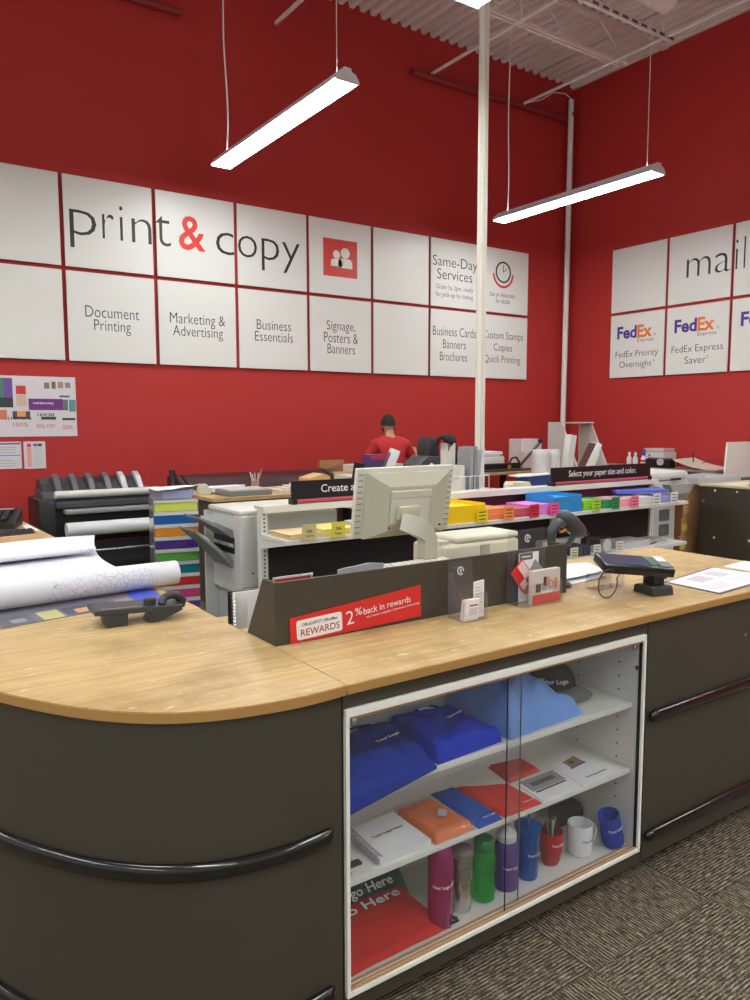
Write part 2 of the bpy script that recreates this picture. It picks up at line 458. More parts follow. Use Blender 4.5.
# ------------------------------------------------------------------ wall panels
PANEL = M((222, 221, 216), 0.35, name='white_sign_panel', spec=0.4)
PX = [1.0165 + .9495 * k for k in range(8)]; PW = .9084
ROWS = {0: (3.119, 4.027), 1: (2.169, 3.078)}
BPy = 8.352
names = {(0, 0): 'blank white wall panel at the top left end of the print wall', (0, 1): 'white wall panel with the first grey letters prin',
 (0, 2): 'white wall panel with the red ampersand', (0, 3): 'white wall panel with the letters opy', (0, 4): 'white wall panel with the red people pictogram',
 (0, 5): 'blank white wall panel between the people pictogram and Same-Day Services', (0, 6): 'white wall panel reading Same-Day Services', (0, 7): 'white wall panel with the clock pictogram',
 (1, 0): 'blank white wall panel in the bottom left of the print wall', (1, 1): 'white wall panel reading Document Printing', (1, 2): 'white wall panel reading Marketing & Advertising',
 (1, 3): 'white wall panel reading Business Essentials', (1, 4): 'white wall panel reading Signage, Posters & Banners', (1, 5): 'blank white wall panel left of the Business Cards panel',
 (1, 6): 'white wall panel reading Business Cards, Banners, Brochures', (1, 7): 'white wall panel reading Custom Stamps, Copies, Quick Printing'}
PAN = {}
for (r, k), nm in names.items():
    z0, z1 = ROWS[r]; x0 = PX[k]
    t = thing('wall_panel', nm, 'sign', (x0 + PW / 2, 8.37, z0))
    b = MB(); b.box(x0, x0 + PW, BPy, BPy + .018, z0, z1, bev=.003); obj('panel_face', b, PANEL, t)
    b = MB()
    for xx in (x0 + .12, x0 + PW - .12):
        for zz in (z0 + .12, z1 - .12): b.cyl((xx, BPy + .018, zz), (xx, 8.39, zz), .012, 8)
    obj('standoff', b, RED, t)
    PAN[(r, k)] = t
def wt(s, key, x0, x1, z0, z1, mat=INK, bold=0.0, **kw):
    return text(s, PAN[key], ((x0 + x1) / 2, BPy - .0005, (z0 + z1) / 2), X3, Z3, x1 - x0, z1 - z0, mat, bold, **kw)
TH = -0.008
# "print & copy": baseline about 3.44, x-height 0.22
wt('p', (0, 1), 2.02, 2.285, 3.312, 3.69, INKB, -.015)
wt('r', (0, 1), 2.345, 2.465, 3.44, 3.69, INKB, -.015)
wt('i', (0, 1), 2.525, 2.56, 3.44, 3.79, INKB, -.015)
wt('n', (0, 1), 2.65, 2.862, 3.44, 3.69, INK, -.015)
wt('t', (0, 2), 2.905, 3.075, 3.44, 3.76, INK, -.015)
wt('&', (0, 2), 3.165, 3.475, 3.43, 3.80, INKR, .012)
wt('c', (0, 2), 3.6, 3.82, 3.435, 3.68, INKB, -.015)
wt('o', (0, 3), 3.868, 4.11, 3.435, 3.68, INKB, -.015)
wt('p', (0, 3), 4.17, 4.40, 3.312, 3.68, INKB, -.015)
wt('y', (0, 3), 4.44, 4.68, 3.312, 3.67, INKB, -.015)
wt('Document', (1, 1), 2.14, 2.70, 2.625, 2.742, INK, TH)
wt('Printing', (1, 1), 2.225, 2.605, 2.455, 2.605, INK, TH)
wt('Marketing &', (1, 2), 3.04, 3.69, 2.59, 2.742, INK, TH)
wt('Advertising', (1, 2), 3.07, 3.66, 2.455, 2.605, INK, TH)
wt('Business', (1, 3), 4.09, 4.545, 2.627, 2.742, INK, TH)
wt('Essentials', (1, 3), 4.065, 4.57, 2.492, 2.605, INK, TH)
wt('Signage,', (1, 4), 5.05, 5.48, 2.65, 2.80, INK, TH)
wt('Posters &', (1, 4), 5.01, 5.517, 2.53, 2.655, INK, TH)
wt('Banners', (1, 4), 5.06, 5.47, 2.395, 2.515, INK, TH)
wt('Same-Day', (0, 6), 6.744, 7.55, 3.62, 3.80, INKB, TH)
wt('Services', (0, 6), 6.82, 7.46, 3.49, 3.63, INKB, TH)
wt('Order by 2pm, ready', (0, 6), 6.80, 7.475, 3.335, 3.42, INK, TH)
wt('for pick-up by closing', (0, 6), 6.80, 7.475, 3.235, 3.32, INK, TH)
wt('See an Associate', (0, 7), 7.80, 8.303, 3.345, 3.415, INK, TH)
wt('for details', (0, 7), 7.92, 8.203, 3.255, 3.325, INK, TH)
wt('Business Cards', (1, 6), 6.75, 7.54, 2.725, 2.85, INK, TH)
wt('Banners', (1, 6), 6.93, 7.35, 2.555, 2.675, INK, TH)
wt('Brochures', (1, 6), 6.877, 7.375, 2.385, 2.505, INK, TH)
wt('Custom Stamps', (1, 7), 7.69, 8.484, 2.705, 2.85, INK, TH)
wt('Copies', (1, 7), 7.89, 8.26, 2.535, 2.675, INK, TH)
wt('Quick Printing', (1, 7), 7.70, 8.43, 2.365, 2.505, INK, TH)
# people pictogram
b = MB(); b.box(5.01, 5.51, BPy - .002, BPy, 3.345, 3.80)
obj('red_square', b, M((205, 45, 38), .4), PAN[(0, 4)])
b = MB()
def figure(cx, cz, s):
    def arc(r, a0, a1, n=14): return [(r * math.cos(a0 + (a1 - a0) * i / n), r * math.sin(a0 + (a1 - a0) * i / n)) for i in range(n + 1)]
    b.prism([(cx + p, cz + .115 * s + q) for p, q in arc(.062 * s, 0, 2 * PI * .999, 20)], 'y', BPy - .004, BPy - .002)
    pts = [(cx - .1 * s, cz - .06 * s), (cx + .1 * s, cz - .06 * s), (cx + .1 * s, cz - .0 * s)] + [(cx + .05 * s + p, cz + q) for p, q in arc(.05 * s, 0, PI / 2, 6)] + [(cx - .05 * s + p, cz + q) for p, q in arc(.05 * s, PI / 2, PI, 6)]
    b.prism(pts, 'y', BPy - .004, BPy - .002)
figure(5.20, 3.52, .82); figure(5.33, 3.52, 1.05)
obj('people_pictogram', b, WHITE, PAN[(0, 4)])
# clock pictogram
def ringpoly(b, cx, cz, r0, r1, a0, a1, y0, y1, n=40):
    for i in range(n):
        p, q = a0 + (a1 - a0) * i / n, a0 + (a1 - a0) * (i + 1) / n
        b.prism([(cx + r0 * math.cos(p), cz + r0 * math.sin(p)), (cx + r1 * math.cos(p), cz + r1 * math.sin(p)), (cx + r1 * math.cos(q), cz + r1 * math.sin(q)), (cx + r0 * math.cos(q), cz + r0 * math.sin(q))], 'y', y0, y1)
b = MB(); ringpoly(b, 8.06, 3.70, .128, .152, 0, 2 * PI, BPy - .003, BPy)
b.prism([(8.055, 3.70), (8.065, 3.70), (8.065, 3.80), (8.055, 3.80)], 'y', BPy - .003, BPy)
b.prism([(8.06, 3.695), (8.065, 3.705), (8.12, 3.755), (8.125, 3.745)], 'y', BPy - .003, BPy)
obj('clock_pictogram', b, INKB, PAN[(0, 7)])
b = MB(); ringpoly(b, 8.06, 3.68, .175, .205, PI * 1.02, 2 * PI, BPy - .003, BPy)
obj('red_arc', b, INKR, PAN[(0, 7)])

RPx = 9.487
RY = [7.542, 6.5925, 5.643]
rn = {(0, 0): 'blank white wall panel at the left end of the mail wall', (0, 1): 'white wall panel with the letters ma', (0, 2): 'white wall panel with the letters il at the right edge',
      (1, 0): 'white wall panel reading FedEx Priority Overnight', (1, 1): 'white wall panel reading FedEx Express Saver', (1, 2): 'white wall panel at the right edge with only an F showing'}
rn = {k: v.replace('FedEx ', '') for k, v in rn.items()}
for (r, k), nm in rn.items():
    z0, z1 = ROWS[r]; y1 = RY[k]; y0 = y1 - PW
    t = thing('wall_panel', nm, 'sign', (9.5, (y0 + y1) / 2, z0))
    b = MB(); b.box(RPx, RPx + .018, y0, y1, z0 + .008, z1 + .008, bev=.003); obj('panel_face', b, PANEL, t)
    b = MB()
    for yy in (y0 + .12, y1 - .12):
        for zz in (z0 + .12, z1 - .12): b.cyl((RPx + .018, yy, zz), (9.52, yy, zz), .012, 8)
    obj('standoff', b, RED, t)
    PAN[('R', r, k)] = t
def rt(s, key, ya, yb, z0, z1, mat=INK, bold=0.0):
    return text(s, PAN[('R',) + key], (RPx - .0005, (ya + yb) / 2, (z0 + z1) / 2), (0, -1, 0), Z3, abs(ya - yb), z1 - z0, mat, bold)
rt('m', (0, 1), 6.32, 5.97, 3.46, 3.70, INKB, -.015); rt('a', (0, 1), 5.91, 5.70, 3.455, 3.70, INKB, -.015)
rt('i', (0, 2), 5.63, 5.60, 3.46, 3.83, INKB, -.015); rt('l', (0, 2), 5.52, 5.50, 3.46, 3.85, INKB, -.015)
PUR = M((74, 42, 140), .5); ORA = M((232, 120, 40), .5)
for k, off in ((0, 0), (1, -.9495), (2, -1.899)):
    rt('Fed', (1, k), 7.42 + off, 7.085 + off, 2.735, 2.915, PUR, .03)
    rt('Ex', (1, k), 7.075 + off, 6.83 + off, 2.735, 2.915, ORA, .03)
    if k < 2: rt('®', (1, k), 6.80 + off, 6.765 + off, 2.74, 2.775, INK, TH)
    rt('Express', (1, k), 7.07 + off, 6.80 + off, 2.655, 2.725, INK, TH)
rt('FedEx Priority', (1, 0), 7.44, 6.72, 2.44, 2.56, INK, TH); rt('Overnight', (1, 0), 7.37, 6.82, 2.29, 2.41, INK, TH); rt('®', (1, 0), 6.805, 6.77, 2.375, 2.41, INK, TH)
rt('FedEx Express', (1, 1), 6.505, 5.75, 2.44, 2.56, INK, TH); rt('Saver', (1, 1), 6.30, 5.985, 2.31, 2.41, INK, TH); rt('®', (1, 1), 5.975, 5.94, 2.375, 2.41, INK, TH)
# ------------------------------------------------------------------ service counter
def maple():
    m = bpy.data.materials.new('maple_laminate'); m.use_nodes = True; nt = m.node_tree; L = nt.links
    b = nt.nodes['Principled BSDF']; b.inputs['Roughness'].default_value = 0.42; b.inputs['Specular IOR Level'].default_value = 0.35
    g = nt.nodes.new('ShaderNodeNewGeometry')
    mp = nt.nodes.new('ShaderNodeMapping'); mp.inputs['Scale'].default_value = (1.6, 26, 26); L.new(g.outputs['Position'], mp.inputs['Vector'])
    n = nt.nodes.new('ShaderNodeTexNoise'); n.inputs['Scale'].default_value = 2.0; n.inputs['Detail'].default_value = 8; L.new(mp.outputs[0], n.inputs['Vector'])
    cr = nt.nodes.new('ShaderNodeValToRGB'); e = cr.color_ramp.elements
    e[0].position = .3; e[0].color = lin((178, 146, 96)); e[1].position = .75; e[1].color = lin((208, 180, 130)); L.new(n.outputs['Fac'], cr.inputs['Fac'])
    # worn patches and small scuffs
    n2 = nt.nodes.new('ShaderNodeTexNoise'); n2.inputs['Scale'].default_value = 4.5; n2.inputs['Detail'].default_value = 10; n2.inputs['Roughness'].default_value = .65; L.new(g.outputs['Position'], n2.inputs['Vector'])
    r2 = nt.nodes.new('ShaderNodeValToRGB'); r2.color_ramp.elements[0].position = .46; r2.color_ramp.elements[1].position = .66; L.new(n2.outputs['Fac'], r2.inputs['Fac'])
    mx = nt.nodes.new('ShaderNodeMixRGB'); mx.inputs[2].default_value = lin((152, 124, 80)); L.new(cr.outputs[0], mx.inputs[1])
    sc = nt.nodes.new('ShaderNodeMath'); sc.operation = 'MULTIPLY'; sc.inputs[1].default_value = .7; L.new(r2.outputs[0], sc.inputs[0]); L.new(sc.outputs[0], mx.inputs[0])
    mp3 = nt.nodes.new('ShaderNodeMapping'); mp3.inputs['Scale'].default_value = (18, 60, 18); mp3.inputs['Rotation'].default_value = (0, 0, .5); L.new(g.outputs['Position'], mp3.inputs['Vector'])
    n3 = nt.nodes.new('ShaderNodeTexNoise'); n3.inputs['Scale'].default_value = 1.0; n3.inputs['Detail'].default_value = 3; L.new(mp3.outputs[0], n3.inputs['Vector'])
    r3 = nt.nodes.new('ShaderNodeValToRGB'); r3.color_ramp.elements[0].position = .66; r3.color_ramp.elements[1].position = .74; L.new(n3.outputs['Fac'], r3.inputs['Fac'])
    m3 = nt.nodes.new('ShaderNodeMixRGB'); m3.inputs[2].default_value = lin((226, 200, 156)); L.new(mx.outputs[0], m3.inputs[1]); L.new(r3.outputs[0], m3.inputs[0])
    L.new(m3.outputs[0], b.inputs['Base Color'])
    return m
MAPLE = maple()
EDGE = M((176, 132, 74), .5, name='maple_edge_band')
SEAM = M((60, 50, 36), .8)
ZT = .914
def cat(P, n=8):
    out = []
    for i in range(len(P) - 1):
        p0 = Vector(P[max(i - 1, 0)]); p1 = Vector(P[i]); p2 = Vector(P[i + 1]); p3 = Vector(P[min(i + 2, len(P) - 1)])
        for k in range(n):
            t = k / n
            out.append(0.5 * ((2 * p1) + (p2 - p0) * t + (2 * p0 - 5 * p1 + 4 * p2 - p3) * t * t + (3 * p1 - p0 - 3 * p2 + p3) * t ** 3))
    out.append(Vector(P[-1])); return [tuple(v) for v in out]
CURVE = cat([(.942, 1.484), (.86, 1.477), (.765, 1.481), (.634, 1.510), (.522, 1.566), (.424, 1.655), (.343, 1.765), (.264, 1.905), (.21, 2.05), (.165, 2.226)])
CC = (.95, 2.41)
def inset(pts, d, c=CC):
    o = []
    for p in pts:
        v = Vector((p[0] - c[0], p[1] - c[1])); L = v.length
        o.append((c[0] + v.x * (L - d) / L, c[1] + v.y * (L - d) / L))
    return o
def slab(name, pts, label, edge_pts=None):
    t = thing(name, label, 'worktop', (sum(p[0] for p in pts) / len(pts), sum(p[1] for p in pts) / len(pts), .889))
    obj('top_surface', MB().prism(pts, 'z', .889, ZT, bev=.0015), MAPLE, t)
    if edge_pts:
        vs = []; n = len(edge_pts)
        b = MB()
        for i in range(n - 1):
            p, q = Vector(edge_pts[i]), Vector(edge_pts[i + 1]); d = (q - p).normalized(); nn = Vector((d.y, -d.x)) if True else 0
            b._add([(p.x, p.y, .8895), (q.x, q.y, .8895), (q.x, q.y, .9115), (p.x, p.y, .9115),
                    (p.x + nn.x * .002, p.y + nn.y * .002, .8895), (q.x + nn.x * .002, q.y + nn.y * .002, .8895), (q.x + nn.x * .002, q.y + nn.y * .002, .9115), (p.x + nn.x * .002, p.y + nn.y * .002, .9115)],
                   [(0, 1, 2, 3), (4, 5, 6, 7), (0, 1, 5, 4), (3, 2, 6, 7), (0, 3, 7, 4), (1, 2, 6, 5)])
        obj('edge_band', b, EDGE, t)
    return t
JA, JB = .9445, 2.1215
cpts = [(x, y) for x, y in CURVE]
slab('curved_worktop', cpts + [CC, (JA - .001, 2.41)], 'rounded maple worktop end at the left with worn pale patches', list(reversed(CURVE)))
slab('worktop', [(JA + .001, 1.484), (JB - .001, 1.484), (JB - .001, 2.08), (JA + .001, 2.08)], 'maple worktop over the glass display case', [(JA + .001, 1.484), (JB - .001, 1.484)])
slab('worktop', [(JB + .001, 1.484), (3.262, 1.484), (3.262, 2.30), (JB + .001, 2.30)], 'maple worktop over the drawer unit at the right', [(JB + .001, 1.484), (3.262, 1.484)])
slab('wing_worktop', [(.95, 2.412), (.165, 2.229), (.02, 3.0), (-.9, 3.9), (-.9, 5.7), (.90, 5.7), (.92, 3.9)], 'maple worktop of the left wing running back under the blueprints and black telephone')
RAIL = M((14, 14, 15), .18, name='gloss_black_rail', spec=.6, coat=.4)
# curved cabinet
t = thing('curved_cabinet', 'dark taupe rounded cabinet end of the counter with black rails', 'cabinet', (.6, 2.0, 0))
ci = [inset([p], .006 + .016 * max(0, 1 - i / 22.0))[0] for i, p in enumerate(CURVE)]
obj('carcass', MB().prism(ci + [(CC[0] - .02, CC[1] - .02), (JA - .004, 2.35)], 'z', .0, .8888), OLIVE, t, smooth=35)
for zc in (.552, .148):
    rp = [Vector((p[0], p[1], zc)) for p in [inset([p], -.003 + .015 * max(0, 1 - i / 22.0))[0] for i, p in enumerate(CURVE)]]
    rp = [p for p in rp if p.x < .912]
    b = MB()
    path = rp; N = len(path); vs = []; fs = []; K = 12
    for i, p in enumerate(path):
        tt = (path[min(i + 1, N - 1)] - path[max(i - 1, 0)]).normalized(); nn = Vector((tt.y, -tt.x, 0)); 
        if nn.dot(Vector((p.x - CC[0], p.y - CC[1], 0))) < 0: nn = -nn
        s = min(1, (i + .6) / 1.6, (N - i - .4) / 1.6)
        for k in range(K):
            a = 2 * PI * k / K
            vs.append(p + nn * (.013 * math.cos(a)) * s + Z3 * (.021 * math.sin(a)) * (.7 + .3 * s))
    for i in range(N - 1):
        for k in range(K):
            j = (k + 1) % K; fs.append((i * K + k, i * K + j, (i + 1) * K + j, (i + 1) * K + k))
    fs.append(tuple(range(K))); fs.append(tuple((N - 1) * K + k for k in range(K)))
    b._add(vs, fs); obj('bumper_rail', b, RAIL, t, smooth=50)
# wing cabinet
t = thing('wing_cabinet', 'dark taupe base cabinet under the left wing worktop', 'cabinet', (.4, 4, 0))
obj('carcass', MB().prism([(.93, 2.43), (.19, 2.26), (.05, 3.0), (-.87, 3.9), (-.87, 5.68), (.88, 5.68), (.90, 3.9)], 'z', 0, .8888), OLIVE, t)
# display case
FY = 1.506
t = thing('display_case', 'glass-fronted display cabinet in the counter with white shelves of promotional goods', 'display case', (1.53, 1.7, 0))
b = MB()
b.box(.946, 2.120, FY, 1.85, .846, .8888); b.box(.946, 2.120, FY, 1.85, .055, .104)
b.box(.946, .955, FY, 1.85, .104, .846); b.box(2.101, 2.120, FY, 1.85, .104, .846)
obj('carcass', b, OLIVE, t)
obj('kick_plate', MB().box(.946, 2.120, 1.60, 1.62, 0, .055), M((52, 46, 38), .7), t)
INW = M((214, 212, 208), .5, name='white_cabinet_interior')
b = MB(); b.box(.955, .967, 1.513, 1.85, .104, .846); b.box(2.088, 2.101, 1.513, 1.85, .104, .846); b.box(.967, 2.088, 1.838, 1.85, .104, .846)
b.box(.967, 2.088, 1.513, 1.838, .104, .118); b.box(.967, 2.088, 1.535, 1.838, .838, .846)
obj('interior_lining', b, INW, t)
for zt in (.612, .387):
    obj('shelf', MB().box(.967, 2.088, 1.531, 1.838, zt - .019, zt, bev=.002), M((224, 222, 216), .4), t)
b = MB(); 
for yy in (1.586, 1.755):
    for k in range(14):
        z = .17 + .047 * k
        if abs(z - .378) > .012 and abs(z - .603) > .012:
            b.cyl((2.0865, yy, z), (2.0885, yy, z), .0035, 8); b.cyl((.966, yy, z), (.9685, yy, z), .0035, 8)
obj('shelf_pin_holes', b, M((90, 88, 84), .6), t)
FR = M((240, 240, 232), .35, name='white_aluminium_frame', spec=.5)
b = MB(); b.box(.948, 2.104, 1.494, FY, .826, .846, bev=.002); b.box(.948, 2.104, 1.494, FY, .104, .117, bev=.002)
b.box(.948, .958, 1.494, FY, .1172, .8258); b.box(2.093, 2.104, 1.494, FY, .1172, .8258)
obj('door_frame', b, FR, t)
obj('sliding_track', MB().box(.958, 2.093, 1.500, 1.506, .819, .826), M((186, 140, 92), .45, name='wooden_track'), t)
obj('sliding_track', MB().box(.958, 2.093, 1.5125, 1.516, .1172, .1205), M((186, 140, 92), .45, name='wooden_track'), t)
obj('sliding_track', MB().box(.958, 2.093, 1.523, 1.530, .118, .1205), M((186, 140, 92), .45, name='wooden_track'), t)
b = MB(); b.box(.958, 2.093, 1.500, 1.5058, .1172, .1195)
obj('sliding_track', b, M((186, 140, 92), .45, name='wooden_track'), t)
obj('side_gasket', MB().box(2.0895, 2.093, 1.5015, 1.512, .1205, .8185), M((20, 18, 18), .5), t)
GL = clear((253, 254, 254), 'door_glass', haze=0.012)
d1 = obj('glass_door', MB().box(.960, 1.560, 1.5165, 1.5215, .1210, .822), GL, t)
d2 = obj('glass_door', MB().box(1.497, 2.088, 1.5065, 1.5105, .1205, .822), GL, t)
obj('glass_edge', MB().box(1.4955, 1.497, 1.5065, 1.5105, .1205, .822), M((30, 34, 60), .3), d2)
obj('glass_edge', MB().box(1.560, 1.5608, 1.5165, 1.5215, .1210, .822), M((120, 122, 128), .3), d1)
for x, z, d in ((.985, .806, d1), (2.055, .808, d2)):
    b = MB().lathe([(.0, 0), (.009, 0), (.0105, .003), (.0105, .006), (.006, .0085), (0, .0085)], (x, 1.5165 if d is d1 else 1.5065, z), 16, Matrix.Rotation(PI / 2, 4, 'X'))
    obj('lock', b, CHROME, d, smooth=40, label='round chrome lock')
for x, z, d in ((.974, .735, d1), (2.071, .738, d2)):
    b = MB().lathe([(.0, 0), (.007, 0), (.007, .005), (0, .006)], (x, 1.5165 if d is d1 else 1.5065, z), 14, Matrix.Rotation(PI / 2, 4, 'X'))
    obj('finger_pull', b, INKB, d, smooth=40)
# drawer unit
t = thing('drawer_cabinet', 'dark taupe drawer cabinet at the right end with two black rails', 'cabinet', (2.7, 1.9, 0))
obj('carcass', MB().box(2.124, 3.24, FY + .004, 2.27, .055, .8888), OLIVE, t)
obj('kick_plate', MB().box(2.124, 3.24, 1.60, 2.2, 0, .055), M((52, 46, 38), .7), t)
for z0, z1 in ((.575, .8868), (.06, .571)):
    f = obj('drawer_front', MB().box(2.126, 3.235, FY - .001, FY + .004, z0, z1, bev=.001), OLIVE, t)
def rail(x0, x1, z, y=1.492):
    b = MB(); K = 14; xs = [x0, x0 + .006, x0 + .018, x0 + .04] + [x1 - .03, x1]; sc_ = [.35, .75, .95, 1, 1, .9]
    vs = []; fs = []
    for x, s in zip(xs, sc_):
        for k in range(K):
            a = 2 * PI * k / K; vs.append((x, y + .014 * math.cos(a) * s, z + .021 * math.sin(a) * s))
    for i in range(len(xs) - 1):
        for k in range(K):
            j = (k + 1) % K; fs.append((i * K + k, i * K + j, (i + 1) * K + j, (i + 1) * K + k))
    fs += [tuple(range(K)), tuple((len(xs) - 1) * K + k for k in range(K))]
    b._add(vs, fs); return b
obj('bumper_rail', rail(2.135, 3.23, .562), RAIL, t, smooth=50); obj('bumper_rail', rail(2.13, 3.23, .147), RAIL, t, smooth=50)
obj('drawer_lock', MB().lathe([(0, 0), (.008, 0), (.008, .003), (0, .004)], (2.705, FY - .001, .745), 16, Matrix.Rotation(PI / 2, 4, 'X')), CHROME, t, smooth=40)

# ------------------------------------------------------------------ goods in the case
S1, S2, S0 = .612, .387, .118
def cloth(col, var=.06): return M(col, .85, spec=.2, name='fabric', var=var, vs=14, bump=.25, bs=900)
# left navy shirt, its front hanging over the shelf edge
NAVY = cloth((16, 50, 150))
def shirt_surface(q, z0, t, amp, seed, droop=None, nu=40, nv=40):
    def f(u, v):
        p = quadlerp([(x, y, 0) for x, y in q], u, v)
        e = min(1, min(u, 1 - u, v, 1 - v) / .1); e = math.sqrt(max(0, 1 - (1 - e) ** 2))
        n = noise.noise(Vector((p.x * 9 + seed, p.y * 16, seed))) + .5 * noise.noise(Vector((p.x * 25, p.y * 40 + seed, seed)))
        z = z0 + .002 + t * e + amp * n * e
        y = p.y
        return (p.x, y, max(z, z0 + .0015))
    return f
t = thing('folded_shirt', 'dark blue folded t-shirt at the left of the top shelf, hanging over the edge', 't-shirt', (1.1, 1.65, S1))
def f(u, v):
    # v 0..0.3 = hanging flap in front of the shelf, rest lies on the shelf
    x0, x1 = .972 + .01 * u, 1.275
    if v < .22:
        w = v / .22
        x = .972 + u * (1.255 - .972) ; drop = (.048 * (1 - u) ** 1.0 + .010) * (1 - w)
        return (x, 1.5255 + .010 * w ** 6, S1 + .006 - drop)
    w = (v - .22) / .78
    x = .972 + u * (1.262 + .03 * w - .972)
    y = 1.5355 + w * (.289 - .045 * abs(math.sin(u * 9)) * (w > .8))
    e = min(1, min(u + .35, 1 - u, 1 - w) / .12); e = math.sqrt(max(0, 1 - (1 - e) ** 2))
    n = noise.noise(Vector((x * 10, y * 17, 1.3))) + .5 * noise.noise(Vector((x * 30, y * 30, 4)))
    return (x, y, S1 + .007 + (.036 * min(1, w * 3 + .15) + .017 * n * min(1, w * 4)) * e)
obj('shirt_body', MB().grid(f, 44, 56, thick=.003), NAVY, t, smooth=60)
b = MB(); b.tube([(1.17 + .045 * math.cos(a), 1.765 + .022 * math.sin(a), S1 + .044) for a in [i * 2 * PI / 20 for i in range(20)]], .0035, 6, closed=True)
obj('collar', b, cloth((18, 44, 120)), t, smooth=60)
def embroider(s, parent, c, w, h, ang, mat=INKW, z=0, bold=.004):
    xd = Vector((math.cos(ang), math.sin(ang), 0)); yd = Vector((-math.sin(ang), math.cos(ang), 0))
    return text(s, parent, c, xd, yd, w, h, mat, bold, thick=.002)
embroider('Your Logo', t, (1.19, 1.66, S1 + .052), .09, .013, .2)
# second blue shirt
BLUE2 = cloth((18, 54, 186))
t = thing('folded_shirt', 'royal blue folded polo shirt in the middle of the top shelf', 't-shirt', (1.42, 1.7, S1))
q = [(1.264, 1.533), (1.515, 1.545), (1.522, 1.80), (1.310, 1.825)]
mb = MB(); mb.grid(shirt_surface(q, S1, .042, .016, 7.7), 44, 44, thick=0)
mb.grid(lambda u, v: tuple(quadlerp([(x, y, S1 + .001) for x, y in q], u, v)), 10, 10)
obj('shirt_body', mb, BLUE2, t, smooth=60)
b = MB(); b.tube([(1.41 + .045 * math.cos(a), 1.768 + .022 * math.sin(a), S1 + .047) for a in [i * 2 * PI / 20 for i in range(20)]], .0035, 6, closed=True)
obj('collar', b, BLUE2, t, smooth=60)
obj('neck_label', MB().box(1.39, 1.43, 1.772, 1.785, S1 + .049, S1 + .0505), PAPER, t)
embroider('Your Logo', t, (1.445, 1.675, S1 + .056), .07, .012, .3)
# light blue fleece
t = thing('folded_fleece', 'light blue folded fleece piled high at the centre right of the top shelf', 'fleece', (1.7, 1.72, S1))
LB = cloth((114, 152, 216))
FQ = [(1.540, 1.540), (1.872, 1.552), (1.86, 1.828), (1.53, 1.832)]
def f(u, v):
    p = quadlerp([(x, y, 0) for x, y in FQ], u, v)
    e = min(1, min(u / .25, (1 - u) / .42, v / .34, (1 - v) / .2)); e = max(0, 1 - (1 - e) ** 2.4) ** .75
    h = .150 - .05 * u
    # big rolled folds running from the back left to the front right
    d = u * 1.3 + v * .9
    fold = .018 * math.sin(d * 9 + noise.noise(Vector((u * 4, v * 4, 2))) * 2.5) + .009 * math.sin((u - v) * 17 + 1)
    n = noise.noise(Vector((p.x * 13, p.y * 13, 9))) * .022 + noise.noise(Vector((p.x * 34, p.y * 24, 3))) * .010
    return (p.x, p.y, S1 + .0015 + max(0, h * e + (fold + n) * e))
mb = MB(); mb.grid(f, 60, 60); mb.grid(lambda u, v: tuple(quadlerp([(x, y, S1 + .001) for x, y in FQ], u, v)), 10, 10)
obj('folded_body', mb, LB, t, smooth=70)
def f(u, v):
    q = [(1.565, 1.62), (1.76, 1.60), (1.80, 1.79), (1.57, 1.81)]
    p = quadlerp([(x, y, 0) for x, y in q], u, v); e = min(1, min(u, 1 - u, v, 1 - v) / .32); e = max(0, 1 - (1 - e) ** 2.2)
    return (p.x, p.y, S1 + .105 + e * .055 + .012 * noise.noise(Vector((p.x * 15, p.y * 15, 5))) * e + .006 * math.sin(v * 15 + u * 5) * e)
MB().grid(f, 2, 2)
# black cap
t = thing('baseball_cap', 'black baseball cap with white lettering at the right end of the top shelf', 'cap', (1.95, 1.74, S1))
CAPM = cloth((40, 40, 42)); cc = Vector((1.945, 1.755, S1 + .002))
pr = [(.083, 0), (.084, .03), (.078, .06), (.062, .085), (.038, .102), (.012, .109), (0, .110)]
obj('crown', MB().lathe([(r, z * .95) for r, z in pr], cc, 28), CAPM, t, smooth=60)
obj('button', MB().lathe([(.0, 0), (.007, 0), (.005, .004), (0, .005)], cc + Vector((0, 0, .104)), 12), CAPM, t)
def f(u, v):
    a = math.radians(-150 + 0 + 110 * u) ; r = .078 + v * .068 * math.sin(PI * (.08 + .84 * u))
    return (cc.x + r * math.cos(a + .25), cc.y + r * math.sin(a + .25), cc.z + .016 - .014 * v * v + .012 * math.sin(PI * u) * (1 - .2 * v))
obj('brim', MB().grid(f, 22, 8, thick=.003), [M((120, 118, 112), .8)], t, smooth=60, label='grey-edged curved brim')
def capwrap(a, b, d):
    ang = math.radians(-128) + a / .08; zz = .055 + b
    R = .0795 - (max(0, zz - .055)) * .35 + d
    return (cc.x + R * math.cos(ang), cc.y + R * math.sin(ang), cc.z + zz)
text('Your Logo', t, None, X3, Z3, .095, .019, INKW, .004, wrap=capwrap, thick=.003)
# middle shelf
t = thing('spiral_notebook', 'white wire-bound notebook reading Your Logo Here on the middle shelf', 'notebook', (1.18, 1.62, S2))
nq = [(1.080, 1.541), (1.250, 1.542), (1.252, 1.722), (1.090, 1.716)]
def flatq(q, z0, z1):
    b = MB(); n = 4
    b.prism(q, 'z', z0, z1); return b
obj('page_block', flatq(nq, S2 + .001, S2 + .015), M((216, 216, 218), .6), t)
obj('cover', flatq(nq, S2 + .0152, S2 + .017), M((232, 232, 236), .35), t)
b = MB()
for i in range(18):
    f_ = (i + .5) / 18; p = Vector((1.080 + .010 * f_, 1.545 + .168 * f_, S2 + .0105))
    b.tube([(p.x + .0125 * math.cos(a), p.y, p.z + .003 + .0115 * math.sin(a)) for a in [k * 2 * PI / 12 for k in range(12)]], .0019, 5, closed=True)
obj('wire_binding', b, M((176, 176, 180), .3, metal=.5), t)
